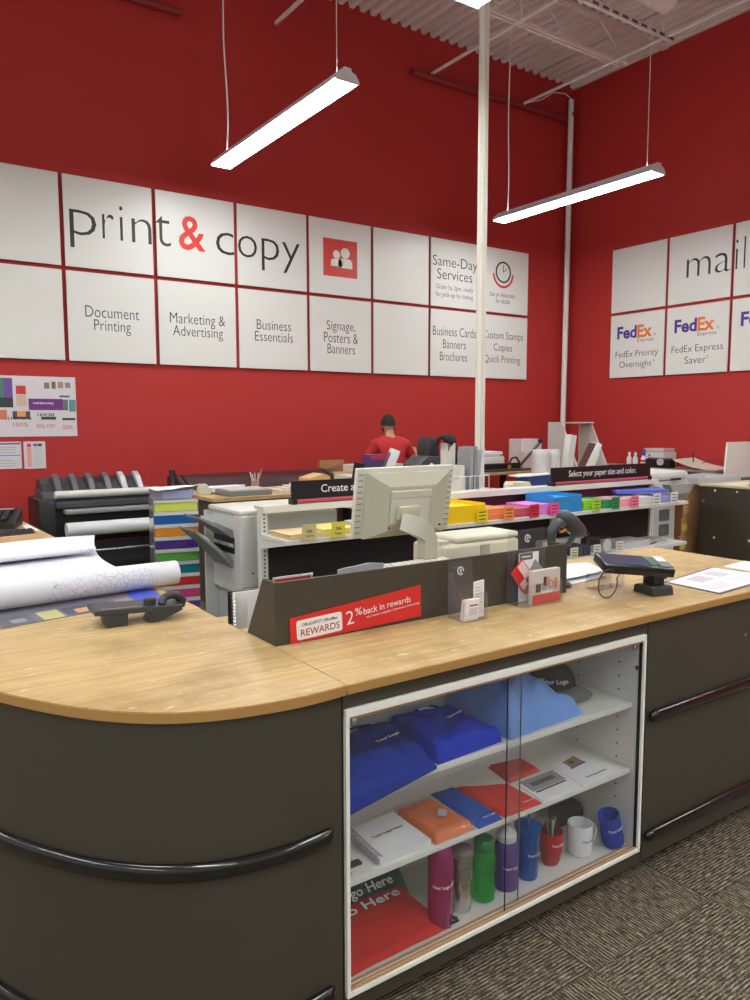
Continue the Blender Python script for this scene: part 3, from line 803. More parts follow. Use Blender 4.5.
text('Your Logo Here', t, (1.175, 1.64, S2 + .0172), (1, .06, 0), (-.06, 1, 0), .105, .013, INK, .003, name='cover_lettering')
# key fobs left of notebook
t = thing('key_fob', 'small green and black key fob at the left end of the middle shelf', 'key fob', (1.0, 1.59, S2))
b = MB().box(.985, 1.03, 1.60, 1.606, S2 + .001, S2 + .01, bev=.003); obj('fob_body', b, M((90, 130, 80), .4), t)
obj('tag', MB().box(1.0, 1.045, 1.57, 1.592, S2 + .001, S2 + .009, bev=.003), M((50, 50, 56), .3), t)
obj('ring', MB().tube([(1.01 + .012 * math.cos(a), 1.597 + .012 * math.sin(a), S2 + .012) for a in [k * PI / 7 for k in range(14)]], .001, 5, closed=True), CHROME, t)
t = thing('enamel_pin', 'tiny round pin badge at the left front of the middle shelf', 'pin badge', (.985, 1.555, S2))
obj('pin_face', MB().lathe([(.0, 0), (.011, 0), (.012, .003), (0, .005)], (.988, 1.556, S2 + .001), 18), M((170, 160, 140), .3), t, smooth=40)
BAG = clear((252, 252, 253), 'clear_polybag', haze=0.05, rough=.12)
# orange bagged shirt
t = thing('bagged_shirt', 'orange shirt folded in a clear plastic bag, beside the notebook', 'bagged shirt', (1.36, 1.63, S2))
oq = [(1.260, 1.533), (1.400, 1.536), (1.392, 1.728), (1.264, 1.726)]
obj('shirt', pillow(MB(), oq, S2 + .001, .024, amp=.003, fs=24, seed=2, nu=24, nv=24), M((224, 112, 44), .6, spec=.4, var=.06, vs=20), t, smooth=60)
bq = [(1.256, 1.528), (1.406, 1.531), (1.398, 1.735), (1.258, 1.733)]
obj('clear_bag', pillow(MB(), bq, S2, .0275, amp=.0045, fs=30, seed=5, nu=30, nv=30), BAG, t, smooth=60)
c = Vector((1.345, 1.61, S2 + .034)); s = .022
obj('diamond_sticker', MB().prism([(c.x - s, c.y - .004), (c.x - .004, c.y - s), (c.x + s, c.y + .004), (c.x + .004, c.y + s)], 'z', c.z - .001, c.z + .0005), M((176, 178, 178), .5), t)
t = thing('bagged_shirt', 'blue folded fabric pouch between the orange and the red bagged goods', 'bagged shirt', (1.49, 1.64, S2))
uq = [(1.410, 1.528), (1.507, 1.530), (1.508, 1.760), (1.425, 1.765)]
obj('pouch_body', pillow(MB(), uq, S2, .010, amp=.002, seed=8, nu=20, nv=20), cloth((40, 84, 176)), t, smooth=60)
text('Your Logo', t, (1.468, 1.548, S2 + .0150), (1, .06, 0), (-.06, 1, 0), .05, .009, INKW, .004)
t = thing('bagged_shirt', 'red folded fabric tote at the centre front of the middle shelf', 'bagged shirt', (1.62, 1.63, S2))
rq = [(1.513, 1.531), (1.668, 1.528), (1.668, 1.668), (1.516, 1.755)]
obj('tote_body', pillow(MB(), rq, S2, .009, amp=.002, seed=11, nu=20, nv=20), cloth((212, 62, 54)), t, smooth=60)
text('Your Logo', t, (1.630, 1.546, S2 + .0140), (1, .05, 0), (-.05, 1, 0), .05, .009, INKW, .004)
t = thing('bagged_shirt', 'second red folded tote lying behind the front red one', 'bagged shirt', (1.73, 1.78, S2))
rq = [(1.675, 1.676), (1.824, 1.682), (1.834, 1.778), (1.70, 1.804)]
obj('tote_body', pillow(MB(), rq, S2, .012, amp=.002, seed=13, nu=16, nv=16), cloth((206, 74, 66)), t, smooth=60)
# photo print and brochure
def printed(name, label, cat_, q, z0, th, base, blocks, mat=None):
    """flat printed sheet with inset colour blocks given as (u0,u1,v0,v1,colour)"""
    cx = sum(p[0] for p in q) / 4; cy = sum(p[1] for p in q) / 4
    t = thing(name, label, cat_, (cx, cy, z0))
    obj('sheet', flatq(q, z0, z0 + th), mat or base, t)
    for i, (u0, u1, v0, v1, col, nm) in enumerate(blocks):
        qq = [quadlerp([(x, y, 0) for x, y in q], *uv) for uv in ((u0, v0), (u1, v0), (u1, v1), (u0, v1))]
        obj(nm, flatq([(p.x, p.y) for p in qq], z0 + th, z0 + th + .0004 + .0001 * i), M(col, .4), t)
    return t
printed('photo_calendar', 'white calendar sheet with a grey aircraft photo on the middle shelf', 'calendar', [(1.676, 1.531), (1.846, 1.538), (1.868, 1.665), (1.694, 1.665)], S2, .003, PAPER,
        [(.06, .94, .45, .97, (150, 150, 154), 'sky_photo'), (.2, .8, .62, .8, (92, 90, 94), 'aircraft_shape'), (.1, .9, .36, .42, (70, 64, 62), 'ground_strip')])
t = printed('presentation_folder', 'clear folder with a white sheet and leopard photo at the right of the middle shelf', 'folder', [(1.856, 1.531), (2.045, 1.529), (2.062, 1.738), (1.878, 1.70)], S2, .003, PAPER,
        [(.25, .68, .55, .60, (60, 90, 160), 'blue_strip'), (.28, .66, .60, .84, (150, 120, 84), 'animal_photo'), (.36, .5, .66, .78, (88, 70, 52), 'dark_spots')])
text('Your Logo Here', t, (1.955, 1.562, S2 + .0035), (1, .03, 0), (-.03, 1, 0), .10, .012, INK, .003)
b = MB(); b.prism([(1.80, 1.70), (1.86, 1.56), (1.865, 1.775), (1.83, 1.80)], 'z', S2 + .0005, S2 + .002)
# bottom floor: bags
t = thing('drawstring_bag', 'dark green drawstring bag lying at the back left on the case floor', 'bag', (1.2, 1.8, S0))
def f(u, v):
    q = [(.975, 1.70), (1.30, 1.70), (1.318, 1.825), (.985, 1.825)]
    p = quadlerp([(x, y, 0) for x, y in q], u, v)
    return (p.x, p.y, S0 + .018 + .085 * v + .004 * math.sin(u * 7))
obj('bag_body', MB().grid(f, 24, 12, thick=.014), cloth((26, 82, 66)), t, smooth=60)
text('Logo Here', t, (1.17, 1.745, S0 + .060), (1, 0, 0), (0, .83, .56), .19, .035, INKW, .006, thick=.004)
t = thing('drawstring_bag', 'red drawstring bag reading Logo Here lying in the bottom left of the case', 'bag', (1.15, 1.63, S0))
q_ = [(.972, 1.537), (1.325, 1.542), (1.308, 1.765), (.972, 1.745)]
def f(u, v):
    p = quadlerp([(x, y, 0) for x, y in q_], u, v)
    e = min(1, min(u + .2, 1 - u, v, 1.3 - v) / .06)
    return (p.x, p.y, S0 + .0035 + (.010 + .030 * v) * max(.15, e) + .003 * noise.noise(Vector((p.x * 14, p.y * 14, 3))))
REDC = cloth((196, 46, 38))
obj('bag_body', MB().grid(f, 40, 30, thick=.003), REDC, t, smooth=60)
text('Logo Here', t, (1.125, 1.70, S0 + .046), (1, .02, 0), (0, 1, .14), .27, .040, INKW, .006, thick=.002)
b = MB(); cx, cy = 1.318, 1.548
b.tube([(cx - .03, cy + .005, S0 + .012), (cx - .01, cy + .02, S0 + .022), (cx + .02, cy + .012, S0 + .02), (cx + .028, cy - .004, S0 + .01), (cx + .005, cy - .006, S0 + .014), (cx - .012, cy + .004, S0 + .016)], .0035, 6)
b.tube([(cx - .01, cy, S0 + .012), (cx + .015, cy + .022, S0 + .012), (cx + .04, cy + .012, S0 + .008), (cx + .035, cy - .002, S0 + .006)], .003, 6)
obj('drawcord', b, BLACK, t, smooth=60, label='black knotted drawcord')
def wrapper(cx, cy, r, zc, a0):
    def w(a, b, d):
        rr = (r(zc + b) if callable(r) else r) + d
        ang = math.radians(a0) + a / rr
        return (cx + rr * math.cos(ang), cy + rr * math.sin(ang), zc + b)
    return w
def bottle(name, label, cat_, cx, cy, parts, txt=None, z0=S0):
    t = thing(name, label, cat_, (cx, cy, z0))
    for nm, prof, mat in parts:
        obj(nm, MB().lathe(prof, (cx, cy, z0 + .0005), 32), mat, t, smooth=40)
    if txt:
        s, r, z, w, h, a0, mt_ = txt
        text(s, t, None, X3, Z3, w, h, mt_, .006, wrap=wrapper(cx, cy, r, z0 + z, a0), thick=.0008)
    return t
MAG = M((160, 16, 98), .25, metal=.35, spec=.6, name='magenta_metal', coat=.5)
bottle('water_bottle', 'tall magenta metal bottle beside the red drawstring bag', 'bottle', 1.312, 1.577,
       [('bottle_body', [(.0, 0), (.033, 0), (.036, .004), (.036, .205), (.034, .222), (.027, .238), (.018, .246), (.018, .25)], MAG), ('screw_cap', [(.02, .248), (.021, .25), (.021, .266), (.017, .270), (0, .270)], MAG)],
       ('Your Logo Here', .0362, .125, .085, .012, -100, INKW))
STEEL = M((200, 198, 194), .22, metal=1.0, name='brushed_steel')
bottle('travel_tumbler', 'brushed steel travel tumbler between the magenta and green bottles', 'tumbler', 1.403, 1.592,
       [('tumbler_body', [(0, 0), (.026, 0), (.028, .003), (.029, .095), (.0335, .10), (.0345, .165), (.034, .168)], STEEL), ('lid', [(.035, .168), (.036, .17), (.035, .182), (.028, .188), (0, .189)], M((112, 104, 100), .4))],
       ('Your Logo', .0348, .14, .045, .006, -105, INK))
GRN = clear((110, 232, 140), 'green_clear_plastic', haze=.22, hazecol=(40, 200, 90), rough=.08)
bottle('water_bottle', 'translucent green sports bottle with a green lid', 'bottle', 1.492, 1.592,
       [('bottle_body', [(0, .003), (.028, 0), (.034, .006), (.034, .05), (.031, .075), (.031, .085), (.034, .105), (.034, .142), (.027, .154)], GRN), ('lid', [(.029, .154), (.0305, .156), (.0305, .182), (.026, .188), (0, .188)], M((24, 120, 56), .35))],
       ('Your Logo', .0345, .10, .04, .006, -105, INK))
bottle('water_bottle', 'purple sports bottle with a white pop-up lid', 'bottle', 1.588, 1.596,
       [('bottle_body', [(0, 0), (.034, 0), (.037, .004), (.037, .05), (.0355, .055), (.037, .06), (.037, .128), (.034, .142), (.027, .151)], M((78, 44, 128), .35, name='purple_plastic')), ('pop_lid', [(.029, .150), (.030, .152), (.030, .170), (.022, .178), (.015, .180), (.014, .193), (.010, .197), (0, .197)], M((214, 212, 210), .4))],
       ('Your Logo', .0372, .075, .06, .012, -105, INKW))
TEAL = clear((90, 190, 245), 'blue_clear_plastic', haze=.22, hazecol=(20, 140, 220), rough=.06)
t = bottle('travel_tumbler', 'translucent blue tapered tumbler with a straw', 'tumbler', 1.680, 1.596,
       [('tumbler_body', [(0, 0), (.030, 0), (.032, .004), (.040, .155), (.041, .158)], TEAL), ('inner_wall', [(0, .012), (.025, .012), (.035, .150)], TEAL), ('lid', [(.043, .157), (.043, .168), (.036, .171), (0, .171)], TEAL)],
       ('Your Logo', lambda z: .0375, .085, .055, .012, -95, INKW))
obj('straw', MB().cyl((1.680, 1.596, S0 + .02), (1.688, 1.601, S0 + .215), .0035, 8), M((40, 120, 190), .4), t)
def hollow(prof_o, prof_i): return prof_o + prof_i[::-1]
t = thing('pen_cup', 'red ceramic cup holding pens on the case floor', 'cup', (1.796, 1.606, S0))
CUPR = M((168, 34, 34), .25, name='red_glaze', spec=.5)
obj('cup_body', MB().lathe([(0, 0), (.024, 0), (.030, .012), (.038, .05), (.040, .08), (.038, .108), (.035, .108), (.036, .08), (.033, .05), (.024, .014), (0, .01)], (1.796, 1.606, S0 + .0005), 30), CUPR, t, smooth=50)
text('Your Logo', t, None, X3, Z3, .055, .011, INKW, .006, wrap=wrapper(1.796, 1.606, .0402, S0 + .075, -95), thick=.0008)
for i, (dx, dy, lx, ly, col, r, L) in enumerate([(-.012, .008, -.030, .004, (120, 40, 50), .004, .145), (.004, .012, -.034, .016, (60, 30, 40), .0035, .14), (.008, -.004, .022, .010, (196, 190, 184), .004, .145),
                                               (.0, .0, .012, .014, (90, 84, 80), .0042, .14), (.014, .006, .034, .012, (60, 70, 66), .004, .138), (.002, -.01, .006, .024, (150, 120, 100), .0036, .136)]):
    p = thing('pen', ['dark red pen leaning left in the red cup', 'thin dark purple pen leaning left in the red cup', 'silver pen leaning right in the red cup', 'dark metal pen standing in the middle of the red cup', 'grey-green pen leaning far right over the rim of the red cup', 'bronze pen at the back of the red cup'][i], 'pen', (1.796 - dx * .4, 1.606 - dy * .4, S0 + .014), 0, 'pens in the red cup')
    a = Vector((1.796 - dx * .4, 1.606 - dy * .4, S0 + .014)); e = Vector((1.796 + lx, 1.606 + ly, S0 + L))
    d = e - a; m1 = a + d * .45; m2 = a + d * .9
    obj('barrel', MB().cyl(a, m2, r, 10), M(col, .3, metal=.3), p, smooth=40)
    obj('clicker', MB().cyl(m2, e, r * .55, 8), CHROME, p, smooth=40)
t = thing('coffee_mug', 'white ceramic mug with a handle on the case floor', 'mug', (1.919, 1.592, S0))
obj('mug_body', MB().lathe([(0, 0), (.036, 0), (.0405, .005), (.041, .01), (.041, .100), (.040, .102), (.037, .100), (.037, .012), (0, .008)], (1.919, 1.592, S0 + .0005), 36), M((222, 222, 224), .2, name='white_glaze'), t, smooth=50)
pts = [(1.919 + .038 + .036 * math.sin(a) * 1.0, 1.592 - .004, S0 + .052 + .034 * math.cos(a)) for a in [PI * k / 12 for k in range(13)]]
obj('handle', MB().tube(pts, .0058, 10), M((222, 222, 224), .2, name='white_glaze'), t, smooth=60)
text('Your Logo', t, None, X3, Z3, .055, .011, INK, .006, wrap=wrapper(1.919, 1.592, .0412, S0 + .055, -90), thick=.0006)
# can coolers
t = thing('can_cooler', 'blue foam can cooler leaning over at the right end of the case floor', 'can cooler', (2.03, 1.57, S0))
mm = Matrix.Rotation(math.radians(-16), 4, 'Y') 
KB = cloth((34, 66, 168)); base = Vector((2.046, 1.556, S0 + .0105))
obj('sleeve', MB().lathe([(0, .012), (.026, .010), (.034, 0), (.036, .008), (.036, .112), (.033, .112), (.031, .02), (0, .018)], base, 30, mm), KB, t, smooth=50)
def kw(a, b, d):
    ang = math.radians(-105) + a / .0365; v = Vector(((.0365 + d) * math.cos(ang), (.0365 + d) * math.sin(ang), .068 + b)); return base + (mm @ v)
text('Your Logo', t, None, X3, Z3, .06, .012, INKW, .006, wrap=kw, thick=.0008)
t = thing('can_cooler', 'black foam can cooler lying behind the white mug', 'can cooler', (1.985, 1.70, S0))
b = MB().lathe([(0, 0), (.030, 0), (.036, .008), (.036, .11), (.033, .11), (.031, .02), (0, .018)], (1.965, 1.745, S0 + .037), 26, Matrix.Rotation(math.radians(90), 4, 'Y'))
obj('sleeve', b, cloth((44, 46, 44)), t, smooth=50)
# ------------------------------------------------------------------ on the counter
# riser box with rewards sign
t = thing('counter_organizer', 'dark taupe laminate organizer box standing along the back of the worktop', 'organizer', (1.54, 1.96, ZT))
b = MB(); b.box(.949, 2.127, 1.856, 1.868, ZT + .0003, 1.092)
obj('front_panel', b, OLIVE, t)
for x0 in (.949, 2.115):
    obj('side_panel', MB().prism([(1.868, ZT + .0003), (2.035, ZT + .0003), (1.93, 1.092), (1.868, 1.092)], 'x', x0, x0 + .012), OLIVE, t)
obj('base_panel', MB().box(.961, 2.115, 1.868, 2.033, ZT + .0003, ZT + .012), OLIVE, t)
b = MB()
for xx in (1.60, 1.97): b.box(xx - .018, xx + .018, 1.8545, 1.856, 1.062, 1.066)
obj('slot_clip', b, M((96, 90, 78), .4), t)
t = thing('rewards_sign', 'red rewards banner leaning on the front of the dark organizer box', 'sign', (1.22, 1.85, ZT))
RS = M((212, 40, 38), .35, name='red_print')
sp = [(.994, ZT + .0008), (1.455, .927), (1.453, 1.026), (.992, .987)]
obj('banner', MB().prism(sp, 'y', 1.8515, 1.8545), RS, t)
ang = math.atan2(1.026 - .987, .461); XD = Vector((math.cos(ang), 0, math.sin(ang))); YD = Vector((-math.sin(ang) * .3, 0, 1))
def rs(s, x, z, w, h, mat=INKW, bold=0.0, a=ang):
    xd = Vector((math.cos(a), 0, math.sin(a))); yd = Vector((-math.sin(a), 0, math.cos(a)))
    return text(s, t, (x, 1.8500, z), xd, yd, w, h, mat, bold, thick=.0004)
def rrect(cx, cz, w, h, r, a):
    pts = []
    for sx, sz, a0 in ((1, 1, 0), (-1, 1, 90), (-1, -1, 180), (1, -1, 270)):
        for k in range(5):
            q = math.radians(a0 + k * 22.5); pts.append((sx * (w / 2 - r) + r * math.cos(q), sz * (h / 2 - r) + r * math.sin(q)))
    return [(cx + p * math.cos(a) - q * math.sin(a), cz + p * math.sin(a) + q * math.cos(a)) for p, q in pts]
obj('white_badge', MB().prism(rrect(1.088, .953, .150, .056, .008, .05), 'y', 1.8500, 1.8515), PAPER, t)
rs('REWARDS', 1.090, .944, .128, .020, M((170, 40, 36), .5), .01, .05)
rs('OfficeDEPOT OfficeMax', 1.088, .967, .118, .009, INKB, .01, .05)
rs('2', 1.190, .962, .026, .040, INKW, -.005, ang); rs('%', 1.220, .976, .024, .022, INKW, .0, ang)
rs('back in rewards', 1.325, .981, .175, .020, INKW, .0, ang)
rs('ink | toner | supplies | furniture | technology', 1.348, .9625, .20, .008, INKW, .002, ang)

ACR = clear((251, 251, 252), 'clear_acrylic', haze=.035, hazecol=(200, 195, 210))
SWIRL = M((215, 215, 225), .3, name='moulded_mark')
def holder(name, label, cx, yb, w, hb, dp, hf, lean=.0):
    """free-standing acrylic holder: tall back, pocket sides and a low front"""
    t = thing(name, label, 'brochure holder', (cx, yb - dp / 2, ZT))
    z0 = ZT + .0005
    b = MB(); b.box(cx - w / 2, cx + w / 2, yb - .0025, yb, z0, z0 + hb, bev=.001); obj('back_panel', b, ACR, t)
    b = MB(); b.box(cx - w / 2, cx + w / 2, yb - dp, yb - .0026, z0, z0 + .003); obj('pocket_base', b, ACR, t)
    b = MB(); b.box(cx - w / 2, cx + w / 2, yb - dp - .0025, yb - dp, z0, z0 + hf); obj('pocket_front', b, ACR, t)
    for s in (-1, 1):
        x = cx + s * w / 2
        obj('pocket_side', MB().prism([(yb - .003, z0 + .003), (yb - dp + .0003, z0 + .003), (yb - dp + .0003, z0 + hf), (yb - .003, z0 + hf + .045)], 'x', x - .00125, x + .00125), ACR, t)
    b = MB(); c = (cx + w * .0, z0 + hb - .032)
    ringpoly(b, c[0], c[1], .010, .0135, -.2, 1.75 * PI, yb - .0045, yb - .0026, 20)
    b.prism([(c[0] - .003, c[1] - .006), (c[0] + .001, c[1] - .006), (c[0] + .004, c[1] + .006), (c[0], c[1] + .006)], 'y', yb - .0045, yb - .0026)
    obj('moulded_emblem', b, SWIRL, t)
    return t
holder('brochure_holder', 'small clear acrylic card holder in front of the dark organizer, holding small cards', 1.588, 1.822, .10, .178, .075, .085)
t = thing('card_stack', 'stack of white cards at the left in the small clear holder', 'card', (1.62, 1.80, ZT + .004))
b = MB(); b.T = Matrix.Translation((1.570, 1.758, ZT + .0042)) @ Matrix.Rotation(.15, 4, 'X')
for k in range(6): b.box(-.028, .028, .0035 * k - .01, .0035 * k - .0075, 0, .070 - .001 * k)
obj('cards', b, PAPER, t)
b = MB(); b.T = Matrix.Translation((1.570, 1.758, ZT + .0042)) @ Matrix.Rotation(.15, 4, 'X'); b.box(-.012, .022, -.0105, -.0101, .048, .053); obj('printed_heading', b, M((150, 60, 90), .6), t)
b = MB(); b.T = Matrix.Translation((1.570, 1.758, ZT + .0042)) @ Matrix.Rotation(.15, 4, 'X'); b.box(-.012, .022, -.0105, -.0101, .018, .042); obj('printed_table', b, M((204, 198, 204), .6), t)
t = thing('gift_card', 'tall white pamphlet leaning right in the small clear card holder', 'card', (1.668, 1.79, ZT + .004))
b = MB(); b.T = Matrix.Translation((1.611, 1.765, ZT + .0065)) @ Matrix.Rotation(-.09, 4, 'Y') @ Matrix.Rotation(.10, 4, 'X')
b.box(-.021, .021, -.008, -.004, 0, .120); obj('pamphlet_page', b, PAPER, t)
b2 = MB(); b2.T = b.T if False else Matrix.Translation((1.611, 1.765, ZT + .0065)) @ Matrix.Rotation(-.09, 4, 'Y') @ Matrix.Rotation(.10, 4, 'X')
for k in range(9): b2.box(-.014, .012 - .004 * (k % 3), -.0084, -.0081, .018 + k * .010, .021 + k * .010)
obj('printed_lines', b2, M((176, 170, 176), .6), t)
# large holder with red leaflets
holder('brochure_holder', 'large clear acrylic holder with round emblem at the right end of the dark organizer', 1.915, 1.8505, .185, .25, .078, .075)
t = thing('leaflet', 'white leaflet with a dark grey heading strip at the left in the large clear holder', 'leaflet', (1.905, 1.835, ZT))
b = MB().box(1.862, 1.955, 1.832, 1.835, ZT + .0045, ZT + .172); obj('page', b, PAPER, t)
obj('heading_strip', MB().box(1.862, 1.925, 1.8314, 1.8319, ZT + .148, ZT + .172), M((100, 98, 96), .5), t)
obj('printed_heading', MB().box(1.870, 1.915, 1.8310, 1.8313, ZT + .157, ZT + .161), INKW, t)
obj('portrait_photo', MB().box(1.885, 1.925, 1.8314, 1.8319, ZT + .03, ZT + .07), M((178, 60, 70), .4), t)
t = thing('gift_card', 'red diamond-tilted folded card in front of the white leaflet', 'card', (1.885, 1.822, ZT))
b = MB(); b.T = Matrix.Translation((1.868, 1.822, ZT + .098)) @ Matrix.Rotation(math.radians(-40), 4, 'Y')
b.box(-.035, .035, -.002, .002, -.045, .045); obj('card_face', b, RS, t)
b = MB(); b.T = Matrix.Translation((1.868, 1.822, ZT + .098)) @ Matrix.Rotation(math.radians(-40), 4, 'Y')
b.box(.0, .032, -.0028, -.0021, -.02, .042); b.box(-.030, .0, -.0028, -.0021, -.04, -.012); obj('white_fold', b, M((226, 200, 196), .5), t)
t = thing('leaflet', 'grey pointed card sticking up behind the photo booklets', 'leaflet', (1.95, 1.83, ZT))
obj('page', MB().prism([(1.905, ZT + .0045), (1.985, ZT + .0045), (1.985, ZT + .10), (1.935, ZT + .145), (1.905, ZT + .10)], 'y', 1.826, 1.829), M((146, 144, 142), .5), t)
t = thing('booklet_stack', 'photo booklets with a bicycle picture and red band in the large clear holder', 'booklet', (1.952, 1.79, ZT))
b = MB(); z0 = ZT + .0008
bx0, bx1, by = 1.868, 2.004, 1.7765
b.box(bx0, bx1, by, by + .018, z0, z0 + .118, bev=.002); obj('booklets', b, M((196, 188, 184), .5), t)
obj('red_band', MB().box(bx0 + .001, bx1 - .001, by - .0006, by - .0001, z0 + .003, z0 + .036), RS, t)
b = MB(); ringpoly(b, 1.925, z0 + .062, .009, .0115, 0, 2 * PI, by - .0008, by - .0001, 18); ringpoly(b, 1.958, z0 + .066, .011, .0135, 0, 2 * PI, by - .0008, by - .0001, 18); b.box(1.922, 1.936, by - .0008, by - .0001, z0 + .062, z0 + .094)
b.box(1.885, 1.908, by - .0008, by - .0001, z0 + .044, z0 + .072)
obj('bicycle_picture', b, M((60, 52, 52), .5), t)
b = MB(); b.box(1.935, 1.952, by - .001, by - .0008, z0 + .06, z0 + .092); b.box(1.975, 1.990, by - .001, by - .0001, z0 + .046, z0 + .085)
obj('rider_picture', b, M((206, 130, 90), .5), t)
obj('printed_heading', MB().box(1.91, 1.965, by - .0014, by - .0010, z0 + .039, z0 + .045), INKW, t)
# barcode scanner in its stand behind the organizer end
t = thing('barcode_scanner', 'dark grey handheld barcode scanner resting upright in a round-based stand', 'barcode scanner', (2.16, 1.90, ZT))
GS = M((62, 66, 70), .38, name='scanner_shell', var=.05, vs=30)
bx, byy = 2.187, 1.945
obj('stand_base', MB().lathe([(0, 0), (.046, 0), (.048, .008), (.040, .016), (.02, .020), (0, .021)], (bx, byy, ZT + .0005), 30), M((38, 38, 40), .4), t, smooth=50)
obj('stand_neck', MB().tube([(bx, byy, ZT + .018), (bx - .008, byy, ZT + .07), (bx - .022, byy + .003, ZT + .12), (2.168, 1.952, 1.068)], [.010, .009, .009, .014], 10), M((38, 38, 40), .4), t, smooth=50)
Yg = 1.952
h0 = Vector((2.196, Yg, 1.187)); h1 = Vector((2.322, Yg, 1.098)); hv = h1 - h0
b = MB(); q = hv.to_track_quat('Z', 'Y').to_matrix().to_4x4()
L = hv.length
b.lathe([(0, -.004), (.018, .0), (.029, .018), (.034, .05), (.034, .085), (.031, L * .80), (.024, L * .95), (0, L)], h0, 22, q)
obj('head', b, GS, t, smooth=60)
obj('scan_window', MB().cyl(h1 - hv * .10 + Vector((.012, -.018, 0)), h1 - hv * .02 + Vector((.012, -.016, 0)), .010, 10), INKB, t)
obj('top_arm', MB().tube([(2.235, Yg, 1.152), (2.205, Yg, 1.156), (2.175, Yg, 1.150), (2.155, Yg, 1.135), (2.149, Yg, 1.105), (2.150, Yg, 1.070)], [.020, .021, .020, .019, .017, .015], 12), GS, t, smooth=60)
obj('finger_guard', MB().tube([(2.152, Yg, 1.070), (2.185, Yg, 1.060), (2.222, Yg, 1.060), (2.25, Yg, 1.075), (2.272, Yg, 1.10)], [.013, .010, .009, .010, .013], 10), GS, t, smooth=60)
obj('trigger', MB().tube([(2.222, Yg - .004, 1.128), (2.205, Yg - .004, 1.120), (2.19, Yg - .004, 1.122)], .005, 8), M((226, 140, 40), .4), t, smooth=60)
# papers and pouch on the worktop
def sheet(q, z0, seed, amp=.004, th=.0012, mb=None):
    mb = mb or MB()
    def f(u, v):
        p = quadlerp([(x, y, 0) for x, y in q], u, v)
        return (p.x, p.y, z0 + th + .0004 + amp * (1 + noise.noise(Vector((p.x * 9 + seed, p.y * 9, seed)))) * (.2 + u * (1 - v)))
    mb.grid(f, 14, 14, thick=th * .8); return mb
t = thing('paper_pile', 'loose white papers lying behind the scanner stand on the right worktop', 'paper', (2.40, 2.05, ZT))
obj('top_sheet', sheet([(2.25, 1.97), (2.50, 1.97), (2.60, 2.16), (2.34, 2.22)], ZT + .012, 2, amp=.010), PAPER, t, smooth=60)
obj('lower_sheet', sheet([(2.25, 1.93), (2.47, 1.95), (2.54, 2.10), (2.32, 2.16)], ZT + .0005, 5, amp=.006), M((212, 214, 220), .6), t, smooth=60)
# clear acrylic block holder under the terminal
t = thing('card_holder', 'empty clear acrylic card holder on the worktop behind the payment terminal', 'card holder', (2.33, 1.83, ZT))
b = MB(); x0, x1, y0, y1 = 2.235, 2.385, 1.80, 1.86
b.box(x0, x1, y0, y1, ZT + .0005, ZT + .003); b.box(x0, x1, y0, y0 + .002, ZT + .003, ZT + .07); b.box(x0, x1, y1 - .002, y1, ZT + .003, ZT + .085)
for xx in (x0, (x0 + x1) / 2, x1 - .002): b.box(xx, xx + .002, y0 + .002, y1 - .002, ZT + .003, ZT + .06)
obj('holder_body', b, ACR, t)
# payment terminal
t = thing('payment_terminal', 'black card payment terminal tilted on a swivel stand near the worktop joint', 'card terminal', (2.37, 1.68, ZT))
TB = M((24, 24, 26), .3, name='terminal_black')
R0 = Matrix.Translation((2.375, 1.668, ZT)) @ Matrix.Rotation(math.radians(-14), 4, 'Z')
b = MB(); b.T = R0; b.prism([(-.052, .0005), (.052, .0005), (.048, .026), (.03, .034), (-.04, .034), (-.048, .026)], 'x', -.045, .045) ; obj('stand_base', b, M((44, 44, 46), .4), t)
b = MB(); b.T = R0; b.box(-.024, .024, -.03, .03, .034, .062, bev=.004); b.box(-.03, .03, -.036, .036, .0622, .074, bev=.004); obj('swivel_neck', b, TB, t)
obj('white_foot', (lambda bb: (setattr(bb, 'T', R0), bb.box(-.03, .04, -.050, -.046, .0, .006))[1])(MB()), PAPER, t)
# head: long axis along local X' (pointing from upper-left back to lower-right front)
RH = Matrix.Translation((2.33, 1.715, ZT + .104)) @ Matrix.Rotation(math.radians(-30), 4, 'Z') @ Matrix.Rotation(math.radians(5), 4, 'Y') @ Matrix.Rotation(math.radians(11), 4, 'X') @ Matrix.Scale(1.08, 4)
b = MB(); b.T = RH; b.box(-.125, .115, -.058, .058, -.020, .012, bev=.007); obj('terminal_body', b, TB, t, smooth=40)
b = MB(); b.T = RH; b.box(-.115, .035, -.048, .048, .0122, .014, bev=.001); obj('touch_screen', b, M((70, 84, 104), .08, spec=.9, name='glossy_screen'), t)
b = MB(); b.T = RH; b.box(.070, .112, -.046, .044, .0122, .016, bev=.002); obj('keypad_tray', b, M((120, 122, 120), .3), t)
b = MB(); b.T = RH; b.box(.074, .105, .0, .04, .0162, .018); obj('white_label', b, PAPER, t)
b = MB(); b.T = RH; b.box(.040, .066, -.035, .044, .0122, .0145); obj('green_light_strip', b, M((70, 110, 84), .4), t)
b = MB(); b.T = RH; b.box(.03, .10, -.04, .04, -.032, -.0202, bev=.004); b.box(-.10, -.06, -.03, .03, -.028, -.0202, bev=.003); obj('underside_block', b, TB, t)
P0 = RH @ Vector((-.085, -.045, -.016))
pts = [P0 + Vector((0, 0, 0))]
cc2 = Vector((2.165, 1.70, ZT + .055))
for k in range(22):
    a = math.radians(75 + 300 * k / 21); pts.append(Vector((cc2.x + .052 * math.cos(a), cc2.y + .004 * k / 21, cc2.z + .050 * math.sin(a))))
pts.append(RH @ Vector((-.05, -.02, -.02)))
obj('cable', MB().tube(cat([tuple(p) for p in pts], 3), .0022, 6), M((50, 34, 30), .5), t, smooth=60)
